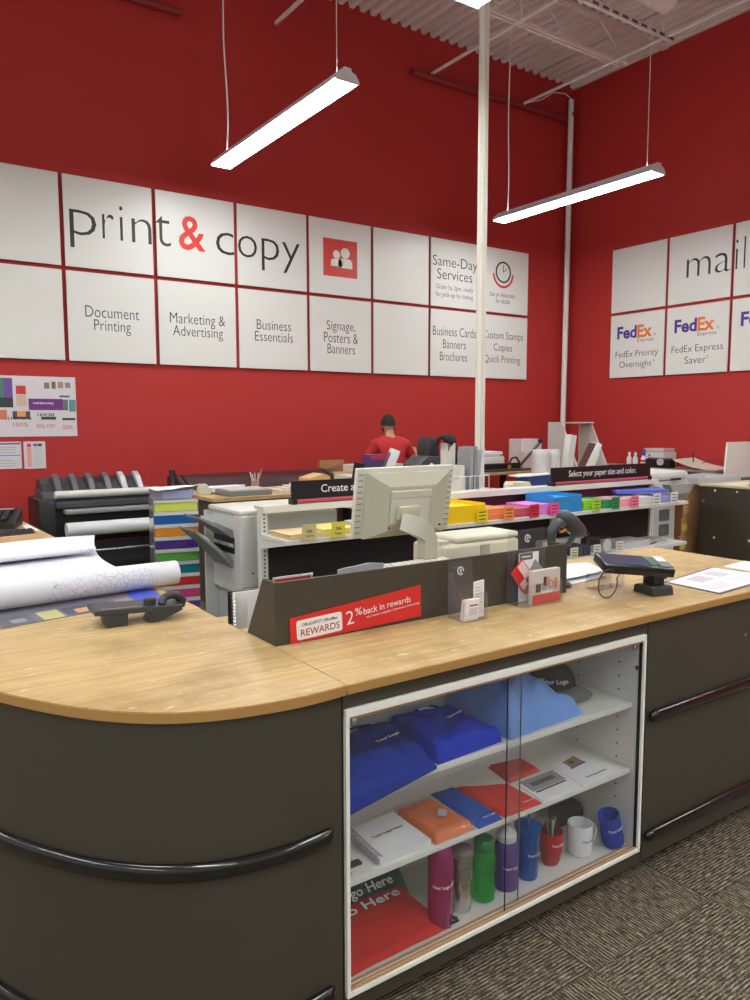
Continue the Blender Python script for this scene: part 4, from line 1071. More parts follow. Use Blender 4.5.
# placards
t = printed('price_placard', 'laminated white price sheet with a dark border near the right worktop edge', 'placard', [(2.552, 1.515), (3.03, 1.555), (3.005, 1.828), (2.568, 1.760)], ZT + .0004, .002, M((66, 66, 84), .3),
        [(.03, .97, .05, .95, (236, 236, 240), 'white_page'), (.08, .45, .15, .45, (214, 214, 222), 'left_column'), (.55, .92, .15, .45, (214, 214, 222), 'right_column'), (.25, .50, .55, .85, (196, 192, 204), 'left_picture'), (.6, .8, .55, .85, (200, 196, 208), 'right_picture')], M((66, 66, 84), .3))
solo('price_sheet', flatq([(3.05, 1.66), (3.25, 1.55), (3.258, 1.83), (3.06, 1.81)], ZT + .0004, ZT + .0016), PAPER, 'plain white sheet beyond the placard at the far right end of the worktop', 'paper')

# left: desk phone base
t = thing('phone_stand', 'dark grey angular telephone base on the curved worktop, beside the blueprints', 'telephone', (.78, 2.32, ZT))
PG = M((54, 56, 59), .42, name='phone_grey')
RP = Matrix.Translation((.733, 2.365, ZT)) @ Matrix.Rotation(math.radians(-4), 4, 'Z') @ Matrix.Scale(.86, 4)
def rbx(*a, **k):
    b = MB(); b.T = RP; b.box(*a, **k); return b
b = MB(); b.T = RP; b.prism([(-.165, .048), (.06, .040), (.14, .036), (.145, .052), (.06, .056), (-.16, .066), (-.168, .058)], 'y', -.07, .07, bev=.002); obj('top_plate', b, PG, t)
b = MB(); b.T = RP; b.prism([(-.125, .0005), (-.055, .0005), (-.052, .044), (-.14, .047)], 'y', -.065, .02); obj('foot', b, PG, t)
b = MB(); b.T = RP; b.prism([(.02, .0005), (.055, .0005), (.145, .036), (.035, .042)], 'y', -.068, .02); obj('foot', b, PG, t)
b = MB(); b.T = RP; b.lathe([(0, 0), (.022, 0), (.022, .022), (.018, .026), (0, .027)], (.035, -.02, .0565), 18); obj('dial_knob', b, PG, t, smooth=40)
obj('handset_arch', (lambda bb: (setattr(bb, 'T', RP), bb.tube([(.075, -.035, .054), (.085, -.025, .075), (.115, -.01, .083), (.145, .005, .072), (.165, .012, .05), (.160, .012, .028)], [.014, .015, .015, .016, .017, .014], 10))[1])(MB()), M((50, 52, 54), .45), t, smooth=60)
obj('slot_strip', (lambda bb: (setattr(bb, 'T', RP), bb.prism([(-.14, .0655), (0, .0605), (0, .062), (-.14, .067)], 'y', -.06, -.045))[1])(MB()), M((120, 122, 124), .3), t)
# flyer spread beneath the blueprints
t = printed('magazine_spread', 'colourful printed flyers lying under the blueprint roll on the left worktop', 'flyer', [(.36, 2.49), (.90, 2.60), (.94, 2.98), (.30, 2.90)], ZT + .0004, .0014, M((92, 92, 104), .4),
        [(.02, .20, .02, .3, (84, 84, 96), 'dark_panel'), (.24, .36, .02, .3, (190, 184, 120), 'yellow_panel'), (.38, .66, .02, .3, (70, 74, 92), 'navy_panel'), (.44, .55, .05, .2, (206, 150, 110), 'orange_picture'), (.70, .8, .02, .28, (150, 130, 120), 'brown_panel'), (.82, .98, .02, .9, (60, 80, 190), 'blue_panel'), (.08, .16, .08, .2, (150, 146, 150), 'text_block'), (.58, .64, .06, .24, (170, 120, 90), 'photo')], M((104, 104, 116), .4))
# blueprints
def blueprint_mat():
    m = bpy.data.materials.new('blueprint_paper'); m.use_nodes = True; nt = m.node_tree; L = nt.links
    b = nt.nodes['Principled BSDF']; b.inputs['Roughness'].default_value = .6
    tc = nt.nodes.new('ShaderNodeTexCoord')
    v = nt.nodes.new('ShaderNodeTexVoronoi'); v.feature = 'DISTANCE_TO_EDGE'; v.inputs['Scale'].default_value = 46; L.new(tc.outputs['Object'], v.inputs['Vector'])
    r = nt.nodes.new('ShaderNodeValToRGB'); r.color_ramp.elements[0].color = (.55, .55, .62, 1); r.color_ramp.elements[0].position = .0; r.color_ramp.elements[1].position = .05; r.color_ramp.elements[1].color = (1, 1, 1, 1); L.new(v.outputs['Distance'], r.inputs['Fac'])
    n = nt.nodes.new('ShaderNodeTexNoise'); n.inputs['Scale'].default_value = 5; L.new(tc.outputs['Object'], n.inputs['Vector'])
    r2 = nt.nodes.new('ShaderNodeValToRGB'); r2.color_ramp.elements[0].position = .54; r2.color_ramp.elements[1].position = .6; L.new(n.outputs['Fac'], r2.inputs['Fac'])
    mx = nt.nodes.new('ShaderNodeMixRGB'); mx.inputs[1].default_value = (1, 1, 1, 1); L.new(r2.outputs[0], mx.inputs[0]); L.new(r.outputs[0], mx.inputs[2])
    m2 = nt.nodes.new('ShaderNodeMixRGB'); m2.blend_type = 'MULTIPLY'; m2.inputs[0].default_value = .6; m2.inputs[2].default_value = lin((228, 228, 236)); L.new(mx.outputs[0], m2.inputs[1])
    m3 = nt.nodes.new('ShaderNodeMixRGB'); m3.blend_type = 'MULTIPLY'; m3.inputs[0].default_value = 1; m3.inputs[1].default_value = lin((236, 236, 240)); L.new(m2.outputs[0], m3.inputs[2])
    L.new(m3.outputs[0], b.inputs['Base Color']); return m
BPM = blueprint_mat()
A0 = Vector((-.05, 2.685, 0)); A1 = Vector((1.02, 2.805, 0)); ax = (A1 - A0).normalized(); nx = Vector((-ax.y, ax.x, 0))
t = thing('blueprint_roll', 'large white blueprint sheet spreading back from a thick roll across the left worktop', 'blueprint', (.55, 2.8, ZT))
R_ = .046
def f(u, v):
    p = A0 + ax * (u * 1.07)
    r = R_ + .012 * (1 - u)
    a = PI / 2 + (1 - v) * 2 * PI * 1.6
    rr = r - .009 * (1 - v) * 1.0
    return p + nx * (rr * math.cos(a)) + Z3 * (ZT + .0025 + r + rr * math.sin(a))
obj('rolled_sheet', MB().grid(f, 30, 76, thick=.0012), BPM, t, smooth=70)
def f(u, v):
    wd = .79 + .14 * v - .03 * math.sin(PI * v)
    p = A0 + ax * (u * wd * 1.07)
    r = R_ + .012 * (1 - u)
    z = ZT + .0038 + 2 * r - .022 * math.sin(v * PI * .9) * (1 - .3 * u) + (.030 + .01 * u) * v + .006 * math.sin(u * 6 + v * 3) * v
    return p + nx * (.60 * v) + Z3 * z
obj('unrolled_sheet', MB().grid(f, 30, 30, thick=.0012), BPM, t, smooth=70)
t = thing('blueprint_sheet', 'narrow blueprint sheet folded over into a flat ridge on top of the big spread sheet', 'blueprint', (.4, 2.95, ZT))
def f(u, v):
    a = -PI * .5 + v * 2 * PI * .92
    p = A0 + ax * (-.05 + u * .92) + nx * (.31 + .03 * u)
    return p + nx * (.075 * math.cos(a)) + Z3 * (ZT + .133 + .020 * math.sin(a) - .004 * u)
obj('folded_sheet', MB().grid(f, 24, 36, thick=.0012), BPM, t, smooth=70)
# kraft roll, keyboard and phone on the wing
t = thing('kraft_paper_roll', 'brown kraft paper roll lying behind the blueprints at the left edge', 'paper roll', (.2, 3.95, ZT))
obj('roll', MB().cyl((-.5, 3.70, ZT + .0505), (.73, 3.84, ZT + .0505), .05, 24), M((178, 140, 96), .7, name='kraft_paper'), t, smooth=40)
obj('core', MB().cyl((.7301, 3.84, ZT + .0505), (.736, 3.8407, ZT + .0505), .02, 16), M((120, 90, 60), .8), t)
t = thing('computer_keyboard', 'black computer keyboard on the left wing in front of the black telephone', 'keyboard', (.5, 4.5, ZT))
RK = Matrix.Translation((.58, 4.46, ZT)) @ Matrix.Rotation(math.radians(-6), 4, 'Z')
b = MB(); b.T = RK; b.prism([(-.09, .0005), (.09, .0005), (.09, .035), (-.09, .018)], 'x', -.25, .25); obj('keyboard_body', b, BLACK, t)
KEYS = M((34, 34, 36), .5)
for r in range(5):
    b = MB(); b.T = RK
    for k in range(17):
        x = -.24 + k * .0285; y = -.075 + r * .032; z = .0195 + (y + .09) * .094
        b.box(x, x + .024, y, y + .026, z + .001, z + .010, bev=.002, seg=1)
    obj('key_row', b, KEYS, t)
t = thing('telephone', 'black desk telephone with corded handset at the far left edge', 'telephone', (.4, 5.0, ZT))
RT = Matrix.Translation((.70, 4.98, ZT)) @ Matrix.Rotation(math.radians(-20), 4, 'Z')
b = MB(); b.T = RT; b.prism([(-.12, .0005), (.13, .0005), (.13, .10), (-.12, .035)], 'x', -.14, .14, bev=.004); obj('phone_body', b, BLACK, t)
b = MB(); b.T = RT; b.tube([(-.10, -.10, .075), (-.10, -.06, .095), (-.10, .0, .112), (-.10, .07, .125), (-.10, .11, .122)], [.024, .02, .015, .02, .024], 10); obj('handset', b, BLACK, t, smooth=60)
b = MB(); b.T = RT; b.box(.0, .10, .05, .11, .098, .103); obj('display', b, M((140, 146, 140), .3), t)
b = MB(); b.T = RT
for r in range(4):
    for k in range(3): y = -.08 + r * .03; b.box(-.02 + k * .04, .008 + k * .04, y, y + .018, .050 + (y + .12) * .26, .062 + (y + .12) * .26)
obj('key_pad', b, M((60, 60, 62), .5), t)
solo('note_paper', sheet([(.84, 4.70), (.895, 4.66), (.895, 5.02), (.86, 5.0)], ZT, 3, amp=.004), PAPER, 'small white note paper beside the black telephone on the left wing', 'paper', smooth=60)
# spiral notebooks standing left of the organizer, on the lower desk
t = thing('lower_desk', 'lower maple work desk behind the counter, mostly hidden by the dark organizer', 'desk', (1.6, 2.5, 0))
obj('desk_top', MB().box(.975, 1.905, 2.085, 2.85, .722, .75, bev=.002), MAPLE, t)
for x in (1.0, 1.87): obj('leg_panel', MB().box(x, x + .025, 2.10, 2.80, 0, .7218), OLIVE, t)
DZ = .7502
for i, (x0, x1, y, hh, col, nm, lb) in enumerate([(1.017, 1.25, 2.325, .222, (28, 28, 30), 'binder', 'thin black binder whose edge shows left of the dark organizer'), (1.022, 1.26, 2.295, .225, (226, 224, 218), 'spiral_notebook', 'white wire-bound book standing on the lower desk left of the dark organizer'), (1.052, 1.27, 2.25, .235, (226, 222, 224), 'paper_file', 'white paper file leaning in front of the wire-bound book by the organizer')]):
    t = thing(nm, lb, 'book', ((x0 + x1) / 2, y, DZ))
    b = MB(); b.T = Matrix.Translation((x0, y, DZ + .001)) @ Matrix.Rotation(math.radians(-8 + 3 * i), 4, 'Z')
    b.box(.004, x1 - x0 - .004, -.004, .004, 0, hh - .004); obj('pages', b, PAPER if i else M(col, .5), t)
    b = MB(); b.T = Matrix.Translation((x0, y, DZ + .001)) @ Matrix.Rotation(math.radians(-8 + 3 * i), 4, 'Z')
    b.box(0, x1 - x0, -.006, -.0042, 0, hh); b.box(0, x1 - x0, .0042, .006, 0, hh); obj('cover', b, M(col, .5), t)
    if nm == 'spiral_notebook':
        bb = MB(); bb.T = b.T
        for k in range(20):
            z = .01 + k * .011
            bb.tube([(.002 + .010 * math.cos(a), .014 * math.sin(a), z) for a in [j * 2 * PI / 8 for j in range(8)]], .0012, 4, closed=True)
        obj('spiral_wire', bb, CHROME, t)
# papers peeking above organizer
t = thing('coupon_sheet', 'white sheet with a red printed strip peeking above the left end of the organizer', 'paper', (1.08, 1.98, ZT))
b = MB(); b.T = Matrix.Translation((1.05, 1.97, ZT + .0125)) @ Matrix.Rotation(math.radians(18), 4, 'X'); b.box(-.075, .055, 0, .002, 0, .176); obj('page', b, PAPER, t)
b = MB(); b.T = Matrix.Translation((1.05, 1.97, ZT + .0125)) @ Matrix.Rotation(math.radians(18), 4, 'X'); b.box(-.07, .05, -.0006, 0, .155, .170); obj('red_strip', b, M((220, 60, 70), .5), t)
solo('folded_paper', (lambda b: (setattr(b, 'T', Matrix.Translation((1.33, 1.99, ZT + .0125)) @ Matrix.Rotation(math.radians(10), 4, 'X')), b.prism([(-.11, 0), (.08, 0), (.06, .160), (.0, .168), (-.11, .158)], 'y', 0, .003))[1])(MB()), M((190, 192, 198), .6), 'grey-white papers peeking above the middle of the organizer', 'paper')
# beige computer monitor seen from behind
t = thing('computer_monitor', 'beige computer monitor seen from behind on a curved neck', 'monitor', (1.90, 2.30, DZ))
TM = Matrix.Translation((1.690, 2.235, 1.243)) @ Matrix.Rotation(math.radians(1), 4, 'Z') @ Matrix.Rotation(math.radians(0), 4, 'Y') @ Matrix.Rotation(math.radians(8), 4, 'X')
BE2 = M((190, 187, 166), .5, name='aged_beige_plastic')
b = MB(); b.T = TM; b.box(-.222, .222, .012, .032, -.128, .125, bev=.004); obj('front_bezel', b, M((206, 204, 190), .5), t, smooth=30)
b = MB(); b.T = TM; b.box(-.215, .215, .0325, .034, -.12, .118); obj('screen', b, M((20, 22, 26), .15), t)
b = MB(); b.T = TM
vs = [(-.190, .012, -.128), (.180, .012, -.128), (.190, .012, .108), (-.185, .012, .108), (-.105, -.030, -.10), (.105, -.030, -.10), (.105, -.030, .062), (-.105, -.030, .062),
      (-.190, -.004, -.128), (.180, -.004, -.128), (.190, -.004, .108), (-.185, -.004, .108)]
b._add(vs, [(3, 2, 1, 0), (0, 1, 9, 8), (1, 2, 10, 9), (2, 3, 11, 10), (3, 0, 8, 11), (8, 9, 5, 4), (9, 10, 6, 5), (10, 11, 7, 6), (11, 8, 4, 7), (4, 5, 6, 7)])
obj('back_shell', b, BE2, t)
b = MB(); b.T = TM; b.box(-.102, .082, -.038, -.0305, .020, .048, bev=.003); b.box(-.100, .078, -.036, -.0302, -.075, .0195, bev=.003); obj('vesa_cover', b, M((206, 204, 188), .5), t)
b = MB(); b.T = TM; b.box(-.075, .020, -.060, -.0365, -.058, -.004, bev=.008); obj('hinge_block', b, BE2, t, smooth=40)
b = MB(); b.T = TM
for k in range(11): b.box(-.217, -.196, .0105, .0118, -.11 + k * .021, -.105 + k * .021)
obj('vent_slots', b, M((150, 148, 132), .6), t)
b = MB(); b.T = TM
for k in range(11): b.box(.196, .217, .0105, .0118, -.11 + k * .021, -.105 + k * .021)
obj('vent_slots', b, M((150, 148, 132), .6), t)
text('IBM', t, TM @ Vector((.095, -.0135, .083)), TM.to_3x3() @ X3, TM.to_3x3() @ Z3, .032, .011, M((120, 120, 118), .4), .015)
b = MB(); b.T = TM; b.box(-.10, -.094, -.032, -.0305, -.09, -.084); b.box(.15, .156, -.02, -.005, -.10, -.094); obj('screw_hole', b, INKB, t)
b = MB()
# flat curved arm from the hinge to the upright column
def ribbon(b, pts, w, th):
    vs = []; fs = []
    for i, p in enumerate(pts):
        p = Vector(p); q = Vector(pts[min(i + 1, len(pts) - 1)]) - Vector(pts[max(i - 1, 0)]); q.normalize()
        nn = Vector((0, -1, 0)); sd = q.cross(nn); sd.normalize(); nn = sd.cross(q)
        for su, sv in ((-1, -1), (1, -1), (1, 1), (-1, 1)): vs.append(p + sd * (w[i] / 2 * su) + nn * (th / 2 * sv))
    for i in range(len(pts) - 1):
        for k in range(4): j = (k + 1) % 4; fs.append((i * 4 + k, i * 4 + j, i * 4 + 4 + j, i * 4 + 4 + k))
    fs += [(3, 2, 1, 0), tuple((len(pts) - 1) * 4 + k for k in range(4))]
    b._add(vs, fs)
    es = [e for e in b.bm.edges]
path = cat([(1.612, 2.165, 1.178), (1.632, 2.15, 1.172), (1.665, 2.14, 1.158), (1.695, 2.14, 1.138), (1.712, 2.145, 1.11), (1.716, 2.15, 1.06), (1.716, 2.16, .95), (1.716, 2.18, .79)], 4)
ribbon(b, path, [.055 + .012 * math.sin(min(1, i / 14) * PI) for i in range(len(path))], .045)
obj('neck', b, BEIGE, t, smooth=50)
obj('neck_seam', MB().box(1.687, 1.745, 2.126, 2.175, 1.040, 1.0425), M((130, 128, 112), .5), t)
obj('stand_foot', MB().lathe([(0, 0), (.11, 0), (.12, .01), (.09, .025), (.04, .045), (0, .045)], (1.716, 2.24, DZ), 32), BEIGE, t, smooth=50)
# keyboard leaning behind the organizer
t = thing('computer_keyboard', 'beige keyboard peeking over the top of the dark organizer in front of the monitor neck', 'keyboard', (1.62, 2.11, DZ))
RK = Matrix.Translation((1.58, 2.105, DZ + .0)) @ Matrix.Rotation(math.radians(0), 4, 'Z')
b = MB(); b.T = RK; b.box(-.17, .17, -.015, .03, .0, .265, bev=.004); obj('support_block', b, M((120, 118, 110), .6), t)
b = MB(); b.T = RK; b.prism([(-.020, .266), (.04, .266), (.04, .285), (-.020, .280)], 'x', -.215, .215); obj('keyboard_body', b, BEIGE, t)
for r in range(5):
    b = MB(); b.T = RK
    for k in range(15):
        x = -.205 + k * .0275; y = -.018 + r * .0115; z = .281 + (y + .02) * .09
        b.box(x, x + .0235, y, y + .0095, z, z + .006, bev=.002, seg=1)
    obj('key_row', b, M((214, 210, 196), .5), t)
# printer
solo('printer_stand', MB().box(1.915, 2.44, 2.31, 2.75, .0, .72, bev=.003), OLIVE, 'dark taupe stand carrying the beige desktop printer behind the worktop', 'stand')
t = thing('desktop_printer', 'beige desktop printer behind the organizer, right of the monitor', 'printer', (2.16, 2.45, .72))
BP_ = M((200, 197, 176), .5, name='printer_beige')
b = MB(); b.box(1.945, 2.38, 2.34, 2.54, .7205, 1.035, bev=.018, seg=3); obj('printer_body', b, BP_, t, smooth=40)
b = MB(); b.box(2.03, 2.385, 2.35, 2.535, 1.0355, 1.062, bev=.012, seg=3); obj('top_cover', b, M((208, 205, 186), .5), t, smooth=40)
b = MB(); b.box(2.15, 2.20, 2.334, 2.3398, .975, 1.025, bev=.002); obj('latch_panel', b, M((170, 167, 150), .5), t)
b = MB(); b.box(1.955, 2.0, 2.36, 2.46, 1.0355, 1.05); obj('paper_guide', b, BP_, t)
# ------------------------------------------------------------------ paper shelf unit (gondola)
GW = M((214, 214, 206), .4, name='white_shelf_metal')
GX0, GX1, GY, GF = 1.962, 5.67, 4.0, 3.68
t = thing('shelf_unit', 'long white metal shelf unit with black pegboard backs behind the counter', 'shelf unit', (3.8, 4.1, 0))
ups = [1.962, 3.18, 4.405, 5.62]
for x in ups:
    b = MB(); b.box(x, x + .045, GY, GY + .05, 0, 1.028, bev=.003)
    u = obj('upright', b, GW, t)
    b = MB(); z = .08
    while z < 1.01:
        b.box(x + .017, x + .027, GY - .0008, GY, z, z + .012); z += .024
    obj('slots', b, M((60, 60, 58), .6), u)
def peg():
    m = bpy.data.materials.new('black_pegboard'); m.use_nodes = True; nt = m.node_tree; b = nt.nodes['Principled BSDF']
    b.inputs['Roughness'].default_value = .6
    g = nt.nodes.new('ShaderNodeNewGeometry'); sp = nt.nodes.new('ShaderNodeSeparateXYZ'); nt.links.new(g.outputs['Position'], sp.inputs[0])
    def mth(op, a, v=None):
        n = nt.nodes.new('ShaderNodeMath'); n.operation = op
        for i, q in enumerate((a, v)):
            if q is None: continue
            if isinstance(q, (int, float)): n.inputs[i].default_value = q
            else: nt.links.new(q, n.inputs[i])
        return n.outputs[0]
    def d(o):
        f = mth('FRACT', mth('MULTIPLY', o, 1 / .0254)); return mth('SUBTRACT', f, .5)
    a, c = d(sp.outputs[0]), d(sp.outputs[2])
    r = mth('ADD', mth('MULTIPLY', a, a), mth('MULTIPLY', c, c))
    k = mth('LESS_THAN', r, .035)
    mx = nt.nodes.new('ShaderNodeMixRGB'); mx.inputs[1].default_value = lin((14, 13, 14)); mx.inputs[2].default_value = lin((44, 40, 38)); nt.links.new(k, mx.inputs[0])
    nt.links.new(mx.outputs[0], b.inputs['Base Color']); return m
PEG = peg()
for i in range(3):
    obj('back_panel', MB().box(ups[i] + .046, ups[i + 1] - .001, GY + .02, GY + .03, .12, .885), PEG, t)
b = MB(); b.box(3.226, 5.619, GY + .022, GY + .028, .93, 1.0)
obj('header_strip', b, M((84, 22, 44), .5, name='maroon_strip'), t)
obj('top_deck', MB().box(GX0, GX1, GY - .03, GY + .09, 1.0285, 1.048, bev=.002), GW, t)
obj('top_rail', MB().box(GX0, GX1, GY - .034, GY - .0305, 1.010, 1.048), GW, t)
for i in range(3):
    x0, x1 = ups[i] + .001, ups[i + 1] + (.05 if i == 2 else -.001)
    if i == 2: x1 = 5.67
    for zt, nm in ((.885, 'shelf'), (.550, 'shelf')):
        s = obj(nm, MB().box(x0, x1, GF, GY - .001, zt - .026, zt, bev=.002), GW, t)
    if i == 0: obj('shelf_bracket', MB().prism([(GF + .01, .858), (GY, .858), (GY, .80)], 'x', x0, x0 + .003), GW, t)
    obj('kick_shelf', MB().box(x0, x1, GF - .05, GY - .001, .09, .115), GW, t)
    obj('toe_panel', MB().box(x0, x1, GF - .03, GF - .02, 0, .0895), M((40, 40, 40), .6), t)
# header boards
for x0, x1, z1, txt, tx0, tx1, lab in ((2.155, 3.25, 1.187, 'Create a copy', 2.355, 2.75, 'black header sign reading Create a, at the left end of the shelf unit'), (4.366, 5.564, 1.186, 'Select your paper size and color.', 4.554, 5.372, 'black header sign reading Select your paper size and color')):
    t = thing('header_sign', lab, 'sign', ((x0 + x1) / 2, 3.985, 1.0485))
    obj('board', MB().box(x0, x1, 3.975, 3.99, 1.0485 + .03, z1, bev=.001), M((26, 26, 28), .35, name='black_sign_board'), t)
    obj('pink_base_tube', MB().cyl((x0 + .03, 3.985, 1.0635), (x1 - .03, 3.985, 1.0635), .0145, 14), M((176, 66, 90), .5), t, smooth=40)
    obj('foot', (lambda b: b.box(x0, x0 + .028, 3.96, 4.02, 1.0485, 1.0784) and b.box(x1 - .028, x1, 3.96, 4.02, 1.0485, 1.0784))(MB()), BLACK, t)
    text(txt, t, ((tx0 + tx1) / 2, 3.9745, 1.128), X3, Z3, tx1 - tx0, .062 if 'Select' in txt else .062, INKW, .0)
# paper trays on the upper shelf
ZS = .8855
def labeltag(parent, x, col, z=ZS, s=.092, lines=3, y=GF - .012):
    b = MB(); b.box(x - s / 2, x + s / 2, y, y + .0015, z - .006, z - .006 + s * .98, bev=.0004, seg=1); l = obj('label_tag', b, M(col, .4), parent)
    b = MB()
    for k in range(lines): b.box(x - s * .32, x + s * .32, y - .0006, y - .0001, z + s * (.15 + .25 * k), z + s * (.22 + .25 * k))
    obj('printed_lines', b, M((50, 46, 44), .6), l)
def paperbin(x0, x1, h, col, lx, lcol, label, z=ZS, y1=3.96, bin_=False, nm='paper_stack'):
    t = thing(nm, label, 'paper', ((x0 + x1) / 2, 3.8, z))
    if bin_:
        b = MB(); c = M(col, .35)
        b.box(x0, x1, GF + .012, y1, z, z + .004)
        b.box(x0, x0 + .004, GF + .012, y1, z + .004, z + h); b.box(x1 - .004, x1, GF + .012, y1, z + .004, z + h)
        b.box(x0 + .004, x1 - .004, GF + .012, GF + .016, z + .004, z + h * .92); b.box(x0 + .004, x1 - .004, y1 - .004, y1, z + .004, z + h * 1.02)
        obj('bin', b, c, t); obj('paper', MB().box(x0 + .006, x1 - .006, GF + .02, y1 - .006, z + .0045, z + h * .8), M(tuple(min(255, int(v * 1.05 + 6)) for v in col), .6), t)
    else:
        b = MB(); n = 4
        for k in range(n):
            d = .004 * ((k * 7) % 3 - 1); b.box(x0 + d, x1 + d, GF + .016 + abs(d), y1 - .02, z + h * k / n, z + h * (k + 1) / n - .0008)
        obj('paper', b, M(col, .6), t)
    if lx is not None: labeltag(t, lx, lcol, z)
    return t
PG_ = 'coloured paper stacks on the upper shelf'
t = paperbin(1.99, 2.20, .030, (226, 196, 150), 2.095, (206, 196, 140), 'ivory paper stack with a cream label at the left end of the upper shelf')
t2 = paperbin(2.21, 2.43, .042, (226, 214, 120), 2.285, (222, 208, 84), 'canary yellow paper stack with a yellow label, partly behind the monitor')
for tt, s1, s2, x in ((t, '20lb', 'Ivory', 2.095), (t2, '20lb', 'Canary', 2.285)):
    for k in list(tt.children):
        for g in list(k.children):
            if 'printed_lines' in g.name: bpy.data.objects.remove(g)
    text(s1, tt, (x, GF - .0126, ZS + .046), X3, Z3, .036, .017, INKB, .0); text(s2, tt, (x, GF - .0126, ZS + .018), X3, Z3, .048, .018, INKB, .0)
paperbin(2.50, 2.72, .05, (232, 226, 200), 2.56, (226, 220, 190), 'cream paper stack on the upper shelf behind the beige monitor')
paperbin(2.78, 3.0, .05, (230, 220, 214), 2.84, (226, 214, 210), 'pale paper stack on the upper shelf behind the beige monitor neck')
paperbin(3.10, 3.43, .12, (244, 200, 26), 3.385, (236, 212, 40), 'bright yellow paper bin with a yellow label right of the beige monitor', bin_=True)
paperbin(3.45, 3.64, .075, (240, 140, 90), 3.626, (238, 150, 90), 'orange paper stack with an orange label beside the yellow bin')
paperbin(3.66, 3.85, .06, (196, 84, 104), 3.865, (204, 40, 62), 'dark rose paper stack with a red label')
paperbin(3.865, 4.06, .075, (214, 130, 206), 4.064, (240, 84, 150), 'lilac pink paper stack with a pink label')
paperbin(4.075, 4.375, .125, (46, 140, 206), None, None, 'large blue paper bin in the middle of the upper shelf', bin_=True)
paperbin(4.40, 4.53, .075, (150, 214, 60), 4.51, (172, 214, 70), 'lime green paper stack with a lime label')
paperbin(4.56, 4.75, .065, (60, 150, 96), 4.729, (40, 140, 84), 'dark green paper stack with a green label')
paperbin(4.78, 4.97, .06, (240, 160, 180), 4.958, (240, 120, 150), 'salmon pink paper stack with a pink label')
paperbin(5.03, 5.24, .06, (216, 216, 214), 5.23, (226, 226, 222), 'white paper stack with a white label near the right end of the upper shelf')
paperbin(5.27, 5.46, .05, (150, 160, 214), 5.456, (226, 226, 222), 'pale blue paper stack with a white label at the right end of the upper shelf')
solo('blue_folder', (lambda b: b.prism([(4.98, 3.86), (5.46, 3.72), (5.52, 3.91), (5.06, 3.965)], 'z', ZS + .078, ZS + .10))(MB()), M((84, 100, 206), .5), 'lavender blue folder lying across the paper stacks at the right end', 'folder')
t = thing('acrylic_divider', 'grey wedge-shaped shelf end divider at the right end of the upper shelf', 'divider', (5.62, 3.84, ZS))
obj('divider_plate', MB().prism([(3.70, ZS + .001), (3.975, ZS + .001), (3.975, ZS + .10), (3.93, ZS + .10)], 'x', 5.62, 5.626), M((150, 150, 150), .4), t)
# lower shelf goods (seen between counter and shelf)
ZL = .5505
PL = 'tags'
def lowerbox(x0, x1, h, col, label, nm='card_box', dy=.2, y0=None):
    t = thing(nm, label, 'box', ((x0 + x1) / 2, 3.8, ZL)); y0 = y0 or GF + .012
    obj('box_body', MB().box(x0, x1, y0, y0 + dy, ZL, ZL + h, bev=.002), M(col, .5), t); return t
t = thing('shelf_label', 'cream shelf label tag at the left of the lower shelf, right of the barcode scanner', 'label', (4.28, 3.68, ZL)); labeltag(t, 4.28, (218, 212, 178), ZL + .007, .082)
lowerbox(4.335, 4.40, .075, (66, 70, 80), 'dark grey card box next to the cream shelf label'); lowerbox(4.41, 4.485, .075, (58, 62, 72), 'dark grey card box left of the white shelf label')
t = thing('shelf_label', 'white shelf label tag between the dark boxes and the clear dispenser', 'label', (4.53, 3.68, ZL)); labeltag(t, 4.53, (222, 222, 216), ZL + .007, .08)
t = lowerbox(4.20, 4.62, .10, (196, 196, 192), 'long grey carton behind the dark boxes on the lower shelf', dy=.07, y0=3.90)
t = thing('clear_dispenser', 'clear plastic disc dispenser on the lower shelf', 'dispenser', (4.70, 3.72, ZL))
obj('dispenser_box', MB().box(4.60, 4.74, GF + .014, GF + .15, ZL, ZL + .115, bev=.01), ACR, t)
obj('disc', MB().lathe([(.012, 0), (.048, 0), (.048, .004), (.012, .004)], (4.67, GF + .012, ZL + .058), 24, Matrix.Rotation(PI / 2, 4, 'X')), M((196, 196, 200), .3), t)
t = thing('shelf_label', 'cream shelf label tag right of the clear dispenser', 'label', (4.79, 3.68, ZL)); labeltag(t, 4.79, (222, 220, 206), ZL + .007, .08)
t = thing('sheet_stack', 'stack of grey-white sheets on the right half of the lower shelf', 'paper', (5.05, 3.8, ZL))
b = MB()
for k in range(5): b.prism([(4.86 + .01 * k, 3.71), (5.20 + .008 * k, 3.70 + .005 * k), (5.24, 3.93), (4.90, 3.94)], 'z', ZL + .010 * k, ZL + .010 * k + .009)
obj('sheets', b, M((200, 200, 200), .5), t)
solo('pen', MB().cyl((5.18, 3.715, ZL + .006), (5.40, 3.78, ZL + .006), .006, 10), M((120, 40, 50), .4), 'dark red marker lying on the right part of the lower shelf', 'pen')
t = thing('sheet_stack', 'flat pile of clear sleeves at the right end of the lower shelf', 'paper', (5.45, 3.8, ZL))
obj('sleeves', MB().box(5.28, 5.56, 3.80, 3.96, ZL, ZL + .022), M((176, 176, 182), .3), t)

